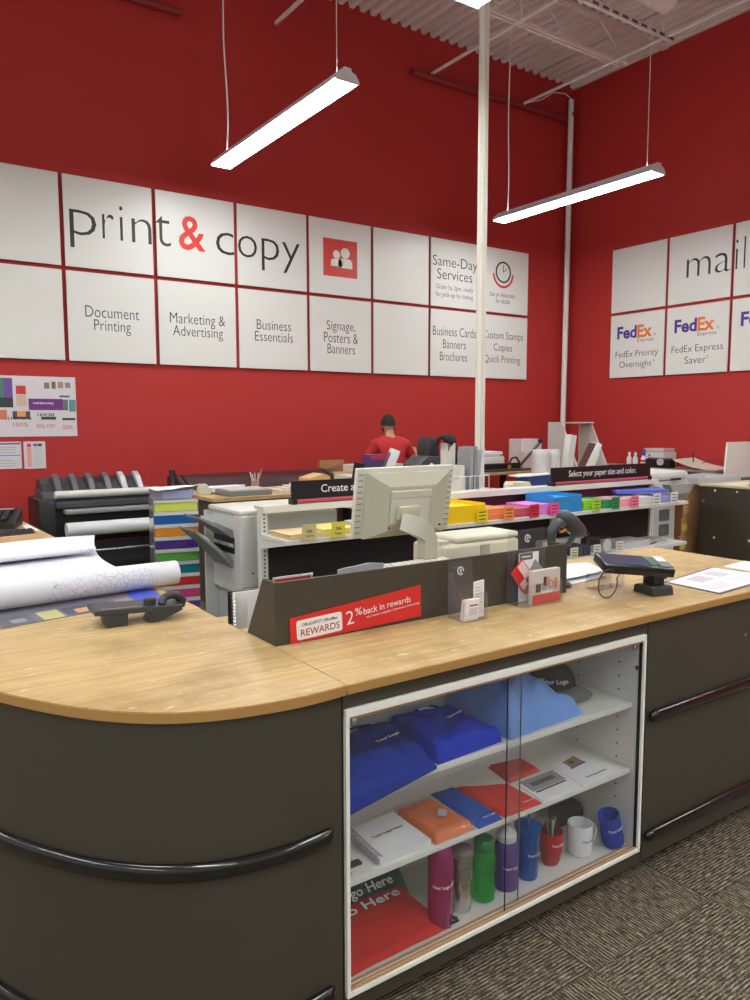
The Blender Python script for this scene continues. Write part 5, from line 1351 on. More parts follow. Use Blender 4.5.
# things standing on the deck of the shelf unit
ZD = .9905
table_later = True
t = thing('desk_stapler', 'cream electric stapler behind the shelf unit right of the white pole', 'stapler', (4.02, 4.1, ZD))
b = MB(); b.prism([(4.20, ZD), (4.42, ZD), (4.42, ZD + .03), (4.39, ZD + .075), (4.22, ZD + .082), (4.20, ZD + .06)], 'y', 4.22, 4.32, bev=.006); obj('stapler_body', b, M((214, 208, 176), .45), t)
obj('jaw', MB().box(4.33, 4.41, 4.214, 4.219, ZD + .018, ZD + .03), INKB, t)
t = thing('paper_tray', 'blue plastic box topped with white papers behind the header sign', 'box', (4.3, 4.35, ZD))
obj('blue_box', MB().box(4.50, 4.86, 4.34, 4.49, ZD, ZD + .10, bev=.004), M((42, 60, 116), .4), t)
obj('paper_top', sheet([(4.36, 4.33), (4.80, 4.33), (4.86, 4.49), (4.42, 4.49)], ZD + .1005, 6, amp=.006, th=.012), PAPER, t, smooth=60)
# wire organizer with files
t = thing('wire_organizer', 'white wire file organizer holding grey files on the shelf unit deck', 'organizer', (3.52, 4.2, ZD))
b = MB(); wx0, wx1, wy0, wy1 = 3.62, 3.90, 4.16, 4.34
for z in (.006, .05, .15): b.tube([(wx0, wy0, ZD + z), (wx1, wy0, ZD + z), (wx1, wy1, ZD + z), (wx0, wy1, ZD + z)], .003, 6, closed=True)
for k in range(7):
    x = wx0 + (wx1 - wx0) * k / 6; b.cyl((x, wy0, ZD + .003), (x, wy0, ZD + .15), .0025, 6); b.cyl((x, wy1, ZD + .003), (x, wy1, ZD + .15), .0025, 6); b.cyl((x, wy0, ZD + .005), (x, wy1, ZD + .005), .0025, 6)
obj('wire_frame', b, WHITE, t)
for i, (x0, x1, h, lean, col, lb) in enumerate([(3.645, 3.68, .22, 0, (214, 210, 200), 'white box file standing at the left in the wire organizer'), (3.735, 3.765, .35, 0, (150, 152, 156), 'grey tall file standing in the middle of the wire organizer'), (3.772, 3.80, .355, 0, (130, 132, 138), 'darker grey tall file standing in the wire organizer'), (3.815, 3.84, .34, .12, (206, 206, 206), 'white file leaning right in the wire organizer')]):
    t = thing('box_file', lb, 'file', ((x0 + x1) / 2, 4.2, ZD + .008))
    b = MB(); b.T = Matrix.Translation((x0, 4.18, ZD + .0085)) @ Matrix.Rotation(lean, 4, 'Y'); b.box(0, x1 - x0, 0, .14, 0, h, bev=.002); obj('file_body', b, M(col, .5), t)
t = thing('magazine_file', 'tall white upright box with a black bag hung over it, left of the white pole', 'file box', (3.42, 4.4, ZD))
b = MB(); b.box(3.675, 3.755, 4.37, 4.45, ZD, ZD + .385, bev=.004); obj('file_body', b, M((218, 214, 204), .5), t)
t = thing('black_bag', 'black cloth bag draped over the tall white upright box', 'bag', (3.46, 4.40, ZD + .36))
b = MB()
def f(u, v):
    a = 2 * PI * u; r = .058 + .02 * noise.noise(Vector((math.cos(a) * 2, math.sin(a) * 2, v * 4)))
    rr = r * math.sin(min(1, v * 2.2) * PI / 2)
    return (3.70 + rr * math.cos(a) * 1.15, 4.42 + rr * math.sin(a), ZD + .456 - .07 * v - .03 * v * math.sin(a * 3))
b.grid(f, 28, 14)
obj('bag_top', b, M((26, 26, 30), .8), t, smooth=60)
obj('bag_strap', MB().tube([(3.68, 4.365, ZD + .42), (3.685, 4.36, ZD + .37), (3.68, 4.36, ZD + .33)], .005, 6), M((26, 26, 30), .8), t, smooth=60)
b = MB().tube([(3.755, 4.42, ZD + .42), (3.785, 4.42, ZD + .34), (3.788, 4.42, ZD + .24), (3.775, 4.42, ZD + .14)], [.03, .026, .024, .012], 10); obj('hanging_cloth', b, M((26, 26, 30), .8), t, smooth=60)

# ------------------------------------------------------------------ behind: work tables
ZB = .914
def table(name, label, x0, x1, y0, y1, z, topmat=MAPLE, panels=None, mat=OLIVE, cat_='table', rim=.03):
    t = thing(name, label, cat_, ((x0 + x1) / 2, (y0 + y1) / 2, 0))
    obj('table_top', MB().box(x0, x1, y0, y1, z - rim, z, bev=.002), topmat, t)
    if panels == 'solid':
        obj('carcass', MB().box(x0 + .02, x1 - .02, y0 + .02, y1 - .02, 0, z - rim - .0002), mat, t)
        n = max(1, int((x1 - x0) / .8)); w = (x1 - x0 - .04) / n
        for k in range(n): obj('drawer_front', MB().box(x0 + .02 + w * k + .004, x0 + .02 + w * (k + 1) - .004, y0 + .008, y0 + .0198, z - rim - .16, z - rim - .012, bev=.002), mat, t)
    else:
        for x in (x0 + .04, x1 - .09):
            for y in (y0 + .04, y1 - .09): obj('leg', MB().box(x, x + .05, y, y + .05, 0, z - rim - .0002), BLACK, t)
        obj('lower_shelf', MB().box(x0 + .05, x1 - .05, y0 + .05, y1 - .05, .45, .47), mat, t)
    return t
table('back_counter', 'narrow white-topped table standing directly behind the long shelf unit', 2.75, 5.62, 4.12, 4.51, ZD - .0003, topmat=GW)
table('work_counter', 'dark taupe cabinet with a maple top beyond the grey copier', 2.45, 4.55, 5.85, 6.65, ZB, panels='solid', cat_='cabinet')
# things on that counter
t = thing('paper_trimmer', 'grey tray-like paper trimmer on the far cabinet, under white paper', 'trimmer', (2.7, 6.05, ZB))
obj('trimmer_bed', MB().box(2.62, 3.02, 5.92, 6.22, ZB, ZB + .045, bev=.008), MIDGREY, t)
obj('trimmer_rim', MB().box(2.64, 3.00, 5.94, 6.20, ZB + .0452, ZB + .055, bev=.004), LTGREY, t)
solo('copy_paper', sheet([(2.60, 6.24), (2.92, 6.26), (2.95, 6.48), (2.62, 6.46)], ZB, 4, amp=.01, th=.05), PAPER, 'white paper pile behind the grey trimmer on the far cabinet', 'paper', smooth=60)
t = thing('tape_dispenser', 'cream adhesive tape dispenser at the left end of the far cabinet', 'tape dispenser', (2.53, 6.3, ZB))
obj('dispenser_body', MB().prism([(2.49, ZB), (2.60, ZB), (2.60, ZB + .03), (2.56, ZB + .09), (2.51, ZB + .09), (2.49, ZB + .05)], 'y', 6.25, 6.31, bev=.004), M((206, 202, 186), .5), t)
t = thing('pen_holder', 'small cup of pens on the far cabinet behind the grey trimmer', 'pen holder', (3.08, 6.35, ZB))
obj('cup', MB().lathe([(0, 0), (.035, 0), (.038, .09), (.034, .09), (.032, .01), (0, .008)], (3.08, 6.38, ZB + .0005), 20), M((170, 130, 120), .5), t, smooth=50)
b = MB()
for k in range(5):
    a = k * 1.3; b.cyl((3.08 + .01 * math.cos(a), 6.38 + .01 * math.sin(a), ZB + .02), (3.08 + .05 * math.cos(a), 6.38 + .03 * math.sin(a), ZB + .15 + .01 * (k % 3)), .005, 6)
obj('pens', b, M((214, 206, 196), .5), t)
obj('brown_pen', MB().cyl((3.09, 6.38, ZB + .02), (3.14, 6.36, ZB + .19), .008, 6), M((170, 120, 80), .5), t)
t = thing('binding_samples', 'clutter of white coils and cards on the far cabinet left of the header sign', 'office supplies', (3.5, 6.1, ZB))
b = MB()
for k in range(9):
    x = 3.12 + .07 * k; b.box(x, x + .05, 5.98 + .02 * (k % 3), 6.2, ZB, ZB + .03 + .012 * ((k * 5) % 4), bev=.003, seg=1)
obj('card_pieces', b, M((220, 214, 200), .6), t)
b = MB()
for k in range(5): b.cyl((3.30 + .06 * k, 5.90, ZB + .0235), (3.30 + .06 * k, 5.96, ZB + .0235), .022, 10)
obj('coil_spools', b, M((70, 70, 74), .5), t)
t = thing('cardboard_tray', 'tan paper tray at the back of the far cabinet', 'tray', (3.7, 6.4, ZB))
obj('tray_body', MB().prism([(3.60, ZB), (3.82, ZB), (3.84, ZB + .10), (3.76, ZB + .13), (3.60, ZB + .09)], 'y', 6.3, 6.5, bev=.004), M((206, 170, 120), .6), t)
solo('flat_carton', MB().box(4.0, 4.45, 6.2, 6.5, ZB, ZB + .10, bev=.004), M((200, 196, 186), .6), 'flat pale carton on the right half of the far cabinet', 'box')
# long dark scanner
t = thing('wide_scanner', 'long low dark maroon wide-format scanner behind the far cabinet', 'scanner', (3.75, 7.3, 0))
SC = M((58, 34, 38), .3, name='dark_scanner_shell')
prf = [(7.15, .80), (7.65, .80), (7.65, .98), (7.55, 1.005), (7.42, 1.0), (7.28, .94), (7.15, .86)]
obj('scanner_lid', MB().prism(prf, 'x', 2.78, 4.42, bev=.01), SC, t, smooth=35)
for x, s in ((2.70, 1), (4.44, -1)): obj('end_cap', MB().prism([(a - .0, b_ + .006) for a, b_ in prf], 'x', x, x + .06, bev=.015), M((46, 40, 42), .35), t, smooth=35)
obj('front_glass', MB().box(3.0, 4.3, 7.08, 7.149, .80, .855, bev=.006), M((170, 168, 164), .3), t)
for x in (2.9, 4.3): obj('leg', MB().box(x, x + .06, 7.3, 7.5, 0, .7998), BLACK, t)
t = thing('thin_screen', 'thin dark screen seen edge-on between the plotter and the wide scanner', 'screen', (2.52, 7.55, 0))
b = MB(); b.T = Matrix.Translation((2.64, 7.22, .86)) @ Matrix.Rotation(math.radians(-10), 4, 'Y'); b.box(-.012, .012, -.06, .06, 0, .22, bev=.004); obj('screen_panel', b, M((34, 28, 30), .3), t)
obj('stand', MB().cyl((2.64, 7.22, 0), (2.64, 7.22, .87), .02, 12), BLACK, t)

# cardboard on table (left of header)
# table carrying monitors in front of person
table('work_table', 'work table with a maple top between the shelf unit and the person', 3.3, 5.0, 4.95, 5.6, ZB)
t = thing('flat_screen', 'white-backed flat screen leaning back, seen edge-on in front of the person', 'screen', (3.72, 5.2, ZB))
b = MB(); b.T = Matrix.Translation((3.655, 5.22, ZB + .09)) @ Matrix.Rotation(math.radians(-30), 4, 'Z') @ Matrix.Rotation(math.radians(22), 4, 'Y')
b.box(-.02, .05, -.08, .14, 0, .33, bev=.008); obj('screen_back', b, M((222, 222, 222), .4), t, smooth=40)
b = MB(); b.T = Matrix.Translation((3.655, 5.22, ZB + .09)) @ Matrix.Rotation(math.radians(-30), 4, 'Z') @ Matrix.Rotation(math.radians(22), 4, 'Y')
b.box(-.024, -.0203, -.075, .135, .01, .29); obj('screen', b, M((90, 92, 96), .3), t)
obj('stand_foot', MB().box(3.60, 3.80, 5.12, 5.32, ZB, ZB + .092, bev=.006), M((212, 212, 212), .4), t)
t = thing('black_screen', 'small black screen leaning at the left of the white-backed screen', 'screen', (3.50, 5.2, ZB))
b = MB(); b.T = Matrix.Translation((3.47, 5.3, ZB + .05)) @ Matrix.Rotation(math.radians(10), 4, 'Y'); b.box(-.05, .05, -.01, .01, 0, .235, bev=.004); obj('screen_panel', b, BLACK, t)
obj('stand_foot', MB().box(3.42, 3.57, 5.25, 5.40, ZB, ZB + .0505, bev=.004), BLACK, t)
t = thing('card_box', 'small purple and red carton on the work table left of the white-backed screen', 'box', (3.68, 5.4, ZB))
obj('carton', MB().box(3.70, 3.86, 5.42, 5.54, ZB, ZB + .34, bev=.002), M((92, 60, 120), .5), t)
obj('red_label', MB().box(3.705, 3.855, 5.4185, 5.4198, ZB + .30, ZB + .335), M((186, 60, 60), .5), t)
obj('pale_label', MB().box(3.72, 3.78, 5.4185, 5.4198, ZB + .15, ZB + .22), M((206, 200, 206), .5), t)
t = thing('envelope_box', 'low pale carton on the work table right of the white-backed screen', 'box', (4.1, 5.2, ZB))
obj('carton', MB().box(3.88, 3.98, 5.32, 5.40, ZB, ZB + .26, bev=.003), M((206, 176, 166), .6), t)
t = thing('label_machine', 'black desktop machine with an upright rounded head on the work table', 'machine', (4.3, 5.2, ZB))
b = MB(); b.prism([(3.99, ZB), (4.30, ZB), (4.29, ZB + .22), (4.25, ZB + .32), (4.10, ZB + .33), (4.04, ZB + .28), (4.0, ZB + .25)], 'y', 5.12, 5.36, bev=.012); obj('machine_body', b, M((46, 48, 52), .45), t, smooth=35)
b = MB(); b.prism([(4.12, ZB + .32), (4.26, ZB + .32), (4.245, ZB + .42), (4.21, ZB + .48), (4.15, ZB + .49), (4.125, ZB + .43)], 'y', 5.16, 5.32, bev=.015); obj('upright_head', b, M((42, 44, 48), .45), t, smooth=35)
obj('round_badge', MB().lathe([(0, 0), (.02, 0), (.02, .002), (0, .002)], (4.13, 5.119, ZB + .25), 18, Matrix.Rotation(PI / 2, 4, 'X')), PAPER, t)
b = MB(); b.T = Matrix.Translation((4.42, 7.78, 0)) ;
solo('flattened_carton', (lambda b: b.box(4.70, 5.04, 7.95, 7.99, 0, 1.075) and b)(MB()), KRAFT, 'flattened brown cardboard leaning upright against the red wall, left of the person', 'cardboard')
t = thing('cardboard_flap', 'small folded brown carton in front of the upright cardboard', 'cardboard', (4.9, 7.9, 0))
obj('carton', MB().prism([(4.74, 0), (4.98, 0), (5.00, .99), (4.93, 1.02), (4.80, .98)], 'y', 7.86, 7.92), M((150, 108, 70), .7), t)

# far table with cutter along the back
table('cutting_table', 'long maple-topped work table near the back wall under the white printer', 6.0, 7.42, 6.85, 7.65, ZB)
for i, (x0, x1, z1, lb) in enumerate(((6.25, 6.55, .66, 'open brown carton on the lower shelf of the cutting table, left one'), (6.62, 7.0, .64, 'brown carton on the lower shelf of the cutting table, right one'))):
    t = thing('cardboard_box', lb, 'box', ((x0 + x1) / 2, 7.1, .4705)); obj('carton', MB().box(x0, x1, 6.95, 7.3, .4705, z1, bev=.003), KRAFT, t)
    obj('tape_strip', MB().box(x0, x1, 7.11, 7.15, z1, z1 + .001), M((200, 170, 120), .4), t)
t = thing('desktop_printer', 'white desktop printer on the cutting table right of the white pole', 'printer', (6.7, 7.45, ZB))
obj('printer_body', MB().box(6.42, 7.12, 7.30, 7.6, ZB, ZB + .17, bev=.015), M((206, 202, 200), .4), t, smooth=40)
obj('printer_lid', MB().box(6.44, 7.10, 7.31, 7.59, ZB + .1705, ZB + .235, bev=.015), M((224, 224, 226), .4), t, smooth=40)
obj('red_light', MB().box(7.05, 7.08, 7.305, 7.3095, ZB + .18, ZB + .20), INKR, t)
t = thing('guillotine_cutter', 'black lever paper cutter on the cutting table with its arm raised to the right', 'paper cutter', (6.9, 7.05, ZB))
obj('cutter_bed', MB().box(6.45, 7.25, 6.92, 7.28, ZB, ZB + .03, bev=.004), M((60, 54, 52), .4), t)
obj('clamp_bar', MB().box(6.50, 7.12, 7.0, 7.06, ZB + .0305, ZB + .10, bev=.01), BLACK, t)
obj('clamp_handle', MB().tube([(6.90, 6.99, ZB + .10), (6.94, 6.99, ZB + .16), (7.02, 6.99, ZB + .17), (7.08, 6.99, ZB + .10)], .012, 8), BLACK, t)
obj('lever_arm', MB().cyl((7.08, 7.0, ZB + .05), (7.44, 6.98, ZB + .36), .018, 10), M((50, 24, 26), .4), t)
obj('lever_grip', MB().lathe([(0, 0), (.03, .005), (.036, .03), (.02, .06), (0, .06)], (7.44, 6.98, ZB + .345), 14), BLACK, t)
obj('brass_knob', MB().lathe([(0, 0), (.025, 0), (.025, .05), (0, .05)], (6.86, 6.95, ZB + .0305), 12), M((170, 140, 70), .3, metal=.6), t)
table('side_table', 'plain table in the far corner behind the open white cabinet', 7.46, 8.6, 7.25, 7.8, ZB)
t = thing('paper_box', 'pale pinkish carton behind the lever arm on the cutting table', 'box', (7.5, 7.4, ZB))
obj('carton', MB().box(7.48, 7.84, 7.30, 7.42, ZB, ZB + .22, bev=.006), M((206, 190, 182), .6), t)
t = thing('desktop_printer', 'small white upright box-shaped printer behind the lever arm', 'printer', (7.9, 7.5, ZB))
obj('printer_body', MB().box(7.58, 7.97, 7.45, 7.7, ZB, ZB + .385, bev=.01), M((214, 206, 204), .45), t)
# plastic-wrapped rolls
WR = M((222, 222, 224), .3, name='plastic_wrap', var=.08, vs=30)
def wroll(x, y, r, h, label, z=ZB):
    t = thing('paper_roll', label, 'paper roll', (x, y, z))
    pr = [(0, 0), (r * .9, 0), (r, .01)] + [(r * (1 + .04 * math.sin(k * 2.1)), .02 + (h - .04) * k / 8) for k in range(9)] + [(r * .9, h), (r * .3, h), (r * .28, h - .02), (0, h - .02)]
    obj('wrapped_roll', MB().lathe(pr, (x, y, z + .0005), 20), WR, t, smooth=60)
    return t
wroll(6.81, 6.38, .105, .29, 'plastic-wrapped white roll standing left of the leaning white slab', ZB)
wroll(7.03, 6.40, .09, .285, 'plastic-wrapped white roll standing between the other roll and the leaning slab', ZB)
wroll(7.16, 6.52, .06, .20, 'low plastic-wrapped roll beside the leaning white slab', ZB)
t = table('side_table', 'small pale table carrying the plastic-wrapped rolls', 6.66, 7.44, 6.15, 6.62, ZB, topmat=M((190, 160, 120), .5))
t = thing('foam_slab', 'tall white slab leaning to the right among the wrapped rolls', 'slab', (7.65, 6.3, ZB))
b = MB(); b.T = Matrix.Translation((7.20, 6.40, ZB + .004)) @ Matrix.Rotation(math.radians(9), 4, 'Y'); b.box(-.055, .055, -.12, -.03, .02, .46, bev=.006); obj('slab_body', b, M((228, 228, 226), .5), t)
# open white cabinet frame
t = thing('open_cabinet', 'open white cabinet frame standing on the floor behind the wrapped rolls', 'shelf', (8.2, 6.7, 0))
FRM = M((196, 190, 184), .5)
obj('side_panel', MB().prism([(6.30, 0), (6.9, 0), (6.9, 1.51), (6.67, 1.51), (6.40, .95)], 'x', 7.49, 7.515), FRM, t)
obj('side_panel', MB().prism([(6.30, 0), (6.9, 0), (6.9, 1.51), (6.70, 1.51), (6.42, .95)], 'x', 8.08, 8.105), FRM, t)
obj('top_panel', MB().box(7.49, 8.105, 6.67, 6.9, 1.5105, 1.53), FRM, t)
t = thing('computer_monitor', 'white monitor tilted back, seen from the side behind the header sign', 'monitor', (6.7, 5.2, ZB))
RM = Matrix.Translation((6.07, 5.12, ZB + .10)) @ Matrix.Rotation(math.radians(-38), 4, 'Z') @ Matrix.Rotation(math.radians(24), 4, 'Y')
b = MB(); b.T = RM; b.box(-.012, .05, -.03, .30, 0, .34, bev=.012); obj('monitor_shell', b, M((216, 214, 210), .4), t, smooth=40)
b = MB(); b.T = RM; b.box(-.0155, -.0125, -.02, .29, .015, .325); obj('screen', b, M((70, 66, 66), .3), t)
b = MB(); b.T = RM; b.box(.0505, .09, .06, .20, .05, .26, bev=.012); obj('rear_bulge', b, M((216, 214, 210), .4), t, smooth=40)
obj('stand_foot', MB().box(6.05, 6.28, 4.98, 5.26, ZB, ZB + .10, bev=.006), M((206, 204, 200), .4), t)
table('side_table', 'dark side table carrying the tilted white monitor', 6.2, 7.0, 4.72, 5.5, ZB) if False else table('side_table', 'dark side table carrying the tilted white monitor', 5.85, 6.60, 4.84, 5.5, ZB)
t = thing('wire_rack', 'small cream wire rack between the leaning slab and the tilted monitor', 'rack', (7.85, 6.2, ZB))
b = MB(); 
for a_, c_ in (((7.33, ZB), (7.40, ZB + .20)), ((7.40, ZB), (7.33, ZB + .20)), ((7.33, ZB + .20), (7.42, ZB + .20)), ((7.42, ZB), (7.42, ZB + .22))): b.cyl((a_[0], 6.19, a_[1]), (c_[0], 6.19, c_[1]), .008, 6)
obj('rack_frame', b, M((214, 200, 176), .5), t)

# ------------------------------------------------------------------ right side
table('side_counter', 'maple-topped counter along the red mail wall at the right', 8.95, 9.48, 5.45, 8.0, ZB, topmat=M((150, 130, 108), .5), cat_='table')
t = thing('desktop_printer', 'pale printer on the counter by the mail wall', 'printer', (9.28, 6.5, ZB))
obj('printer_body', MB().box(9.16, 9.45, 6.34, 6.70, ZB, ZB + .20, bev=.012), M((206, 200, 196), .45), t, smooth=40)
obj('printer_lid', MB().box(9.17, 9.44, 6.36, 6.68, ZB + .2002, ZB + .25, bev=.01), M((190, 186, 184), .45), t, smooth=40)
obj('blue_button', MB().box(9.155, 9.159, 6.55, 6.58, ZB + .14, ZB + .17), M((90, 110, 170), .4), t)
t = thing('tape_gun', 'black tape gun on the counter in front of the pale printer', 'tool', (9.1, 6.35, ZB))
obj('tool_body', MB().prism([(9.0, ZB), (9.14, ZB), (9.13, ZB + .08), (9.08, ZB + .13), (9.01, ZB + .11)], 'y', 6.14, 6.52, bev=.01), BLACK, t)
obj('tape_wheel', MB().lathe([(.02, 0), (.045, 0), (.045, .03), (.02, .03)], (8.997, 6.27, ZB + .08), 18, Matrix.Rotation(-PI / 2, 4, 'Y')), M((196, 190, 186), .4), t)
for i, (x, y, ct, lb) in enumerate(((9.03, 6.80, (224, 224, 226), 'white spray bottle, leftmost on the mail wall counter'), (9.03, 6.70, (226, 226, 228), 'white bottle in the middle of the three on the mail wall counter'), (9.03, 6.57, (70, 60, 150), 'white bottle with a purple cap on the mail wall counter'))):
    t = thing('spray_bottle', lb, 'bottle', (x, y, ZB))
    obj('bottle_body', MB().lathe([(0, 0), (.034, 0), (.036, .01), (.036, .10), (.03, .125), (.015, .14), (.015, .155)], (x, y, ZB + .0005), 18), M((222, 222, 226), .3), t, smooth=50)
    obj('cap', MB().lathe([(0, 0), (.018, 0), (.018, .025), (.012, .04), (0, .04)] if i < 2 else [(0, 0), (.026, 0), (.026, .065), (.02, .09), (0, .09)], (x, y, ZB + .156), 16), M(ct, .4), t, smooth=50)
    if i == 2: obj('red_band', MB().lathe([(.0365, 0), (.0365, .03)], (x, y, ZB + .07), 18, cap=False), INKR, t)
t = thing('weighing_tray', 'cream sloping tray with a curled sheet on the mail wall counter', 'tray', (9.2, 5.8, ZB))
def f(u, v): return (9.0 + .42 * v, 6.10 - .58 * u - .04 * v, ZB + .004 + .115 * (1 - u) ** 2 + .02 * v)
obj('curled_sheet', MB().grid(f, 14, 6, thick=.003), M((206, 196, 180), .6), t, smooth=60)
obj('pin_stand', MB().cyl((9.25, 5.95, ZB + .03), (9.24, 5.96, ZB + .22), .008, 8), M((50, 30, 34), .5), t)
obj('cord', MB().tube([(9.3, 5.9, ZB + .05), (9.35, 5.8, ZB + .11), (9.4, 5.7, ZB + .12), (9.42, 5.6, ZB + .08), (9.43, 5.5, ZB + .01)], .005, 6), M((60, 30, 34), .5), t)
# grey copier at the right end of the shelf unit
t = thing('photocopier', 'light grey copier with a tapered paper tray at the right end of the shelf unit', 'copier', (6.7, 4.5, 0))
CG = M((186, 186, 182), .45, name='copier_grey')
b = MB(); b.box(6.0, 6.45, 4.32, 4.80, .04, .80, bev=.012); obj('copier_body', b, CG, t)
for z0, z1 in ((.61, .715), (.47, .575)): obj('side_recess', MB().box(6.20, 6.345, 4.3165, 4.3195, z0, z1, bev=.008), M((96, 96, 96), .5), t)
b = MB(); b.box(5.98, 6.62, 4.30, 4.80, .8002, .985, bev=.02); obj('scanner_housing', b, CG, t, smooth=40)
b = MB(); b.prism([(6.20, .955), (6.60, .955), (6.52, .86), (6.28, .85)], 'y', 4.22, 4.2998, bev=.006); obj('tapered_tray', b, M((160, 160, 158), .5), t)
b = MB(); b.box(5.98, 6.60, 4.29, 4.80, .9855, 1.07, bev=.03); obj('top_lid', b, M((208, 208, 204), .45), t, smooth=40)
b = MB(); b.box(6.32, 6.46, 4.28, 4.2898, .985, 1.005); obj('hinge_detail', b, INKB, t)
obj('feet', MB().box(6.02, 6.4, 4.35, 4.75, 0, .0398), BLACK, t)
# brown cartons
zc = 0.0
labs = ['bottom', 'second from the bottom', 'middle, with a yellow label', 'second from the top', 'top']
sizes = [.20, .185, .18, .17, .165]
for i in range(5):
    x0 = 6.855 + (.01, -.02, .0, .02, .0)[i]
    t = thing('cardboard_box', 'brown carton beside the dark cabinet, ' + labs[i] + ' of the stack', 'box', (x0 + .2, 4.7, zc), 0, 'cartons stacked beside the dark cabinet')
    obj('carton', MB().box(x0, x0 + .38, 4.52, 4.90, zc + .0005, zc + sizes[i], bev=.003), KRAFT, t)
    obj('tape_strip', MB().box(x0, x0 + .38, 4.69, 4.73, zc + sizes[i] + .0002, zc + sizes[i] + .0008) if i == 4 else MB().box(x0 + .02, x0 + .10, 4.519, 4.5198, zc + .05, zc + .12), M((206, 190, 60) if i < 3 else (190, 150, 100), .5), t)
    zc += sizes[i] + .001
t = thing('literature_tray', 'shallow light grey plastic tray lying flat on the stack by the dark cabinet', 'tray', (7.5, 4.6, .9))
b = MB(); tz = zc + .001
b.box(7.0, 7.78, 4.45, 4.88, tz, tz + .006); b.box(7.0, 7.78, 4.45, 4.456, tz + .006, tz + .06); b.box(7.0, 7.78, 4.874, 4.88, tz + .006, tz + .06); b.box(7.0, 7.006, 4.456, 4.874, tz + .006, tz + .06); b.box(7.774, 7.78, 4.456, 4.874, tz + .006, tz + .06)
obj('tray_body', b, M((186, 188, 190), .4), t)
# dark cabinet right
t = thing('work_cabinet', 'dark taupe cabinet panel with white bolt caps at the right edge', 'cabinet', (7.4, 3.9, 0))
obj('side_panel', MB().box(6.98, 7.0, 3.2, 4.40, 0, .895), OLIVE, t)
obj('carcass', MB().box(7.001, 8.1, 3.2, 4.38, 0, .895), OLIVE, t)
obj('cabinet_top', MB().box(6.965, 8.12, 3.18, 4.415, .8955, .915, bev=.003), M((196, 182, 150), .5), t)
b = MB()
for y, z in ((4.249, .86), (4.024, .862), (4.239, .397), (3.884, .408)):
    b.lathe([(0, 0), (.012, 0), (.010, .003), (0, .004)], (6.98, y, z), 14, Matrix.Rotation(-PI / 2, 4, 'Y'))
obj('bolt_caps', b, M((222, 222, 214), .5), t)
obj('round_sticker', MB().lathe([(0, 0), (.02, 0), (.02, .001), (0, .001)], (6.98, 4.372, .747), 18, Matrix.Rotation(-PI / 2, 4, 'Y')), M((110, 110, 104), .4), t)
solo('white_sheet', sheet([(7.05, 4.02), (7.5, 4.02), (7.6, 4.25), (7.1, 4.28)], .9152, 3, amp=.003), M((222, 214, 196), .6), 'cream sheet lying on top of the dark cabinet at the right', 'paper', smooth=60)
t = thing('white_board', 'blank white board leaning upright at the right edge beyond the dark cabinet', 'board', (8.4, 4.5, ZB))
b = MB(); b.T = Matrix.Translation((7.87, 4.62, .9152 - .915)) @ Matrix.Rotation(math.radians(-3), 4, 'X')
b.prism([(-.03, .915), (1.1, .915), (1.1, 1.31), (.04, 1.31)], 'y', 0, .02); obj('board_face', b, M((214, 214, 206), .45), t)
obj('base_shelf', MB().box(7.81, 9.1, 4.5, 4.82, .89, .914), OLIVE, t)
obj('base_leg', MB().box(7.9, 7.95, 4.6, 4.8, 0, .8898), OLIVE, t); obj('base_leg', MB().box(9.0, 9.05, 4.6, 4.8, 0, .8898), OLIVE, t)
t = thing('wire_file_rack', 'black stepped wire file rack on the dark cabinet at the right edge', 'rack', (7.25, 3.95, .9155))
b = MB()
for k in range(5):
    z = .92 + .035 * k
    b.tube([(7.12 + .01 * k, 3.98, z), (7.45, 3.96, z), (7.45, 3.80, z), (7.12 + .01 * k, 3.80, z)], .004, 6, closed=True)
for y in (3.98, 3.80): b.cyl((7.12, y, .916), (7.16, y, 1.075), .004, 6); b.cyl((7.45, y - (.02 if y > 3.9 else 0), .916), (7.45, y - (.02 if y > 3.9 else 0), 1.075), .004, 6)
obj('wire_frame', b, BLACK, t)
b = MB(); b.prism([(6.98, 4.42), (7.35, 4.42), (7.35, 4.5), (6.98, 4.5)], 'z', 0, .01); b.bm.free()

# ------------------------------------------------------------------ left side: copier, drawers, plotter, posters
t = thing('photocopier', 'large light grey copier with two output trays, right of the rainbow drawer tower', 'copier', (2.0, 4.5, 0))
CP = M((196, 196, 190), .45, name='copier_shell')
b = MB(); b.box(1.882, 2.02, 4.10, 4.20, .50, .985, bev=.012); b.box(1.905, 2.02, 4.2005, 4.58, .50, .985, bev=.006); obj('finisher', b, CP, t)
b = MB(); b.box(2.022, 2.55, 4.105, 4.60, .08, .985, bev=.01); obj('copier_body', b, CP, t)
b = MB(); b.box(1.885, 2.56, 4.12, 4.60, .9855, 1.015, bev=.012); obj('top_lid', b, M((212, 210, 200), .45), t, smooth=40)
b = MB(); b.box(1.884, 2.3, 4.0985, 4.0998, .555, .56); obj('panel_gap', b, M((120, 120, 116), .5), t)
for x, z in ((1.955, .64), (1.945, .535), (1.99, .82)): obj('screw', MB().lathe([(0, 0), (.006, 0), (.006, .002), (0, .002)], (x, 4.0995, z), 10, Matrix.Rotation(PI / 2, 4, 'X')), INKB, t)
obj('output_slot', MB().box(1.902, 1.9045, 4.23, 4.55, .74, .84), INKB, t)
for k in range(6): obj('roller', MB().cyl((1.898, 4.25 + .05 * k, .79), (1.898, 4.27 + .05 * k, .79), .012, 8), M((190, 190, 186), .4), t)
TR = M((138, 140, 142), .4, name='tray_grey')
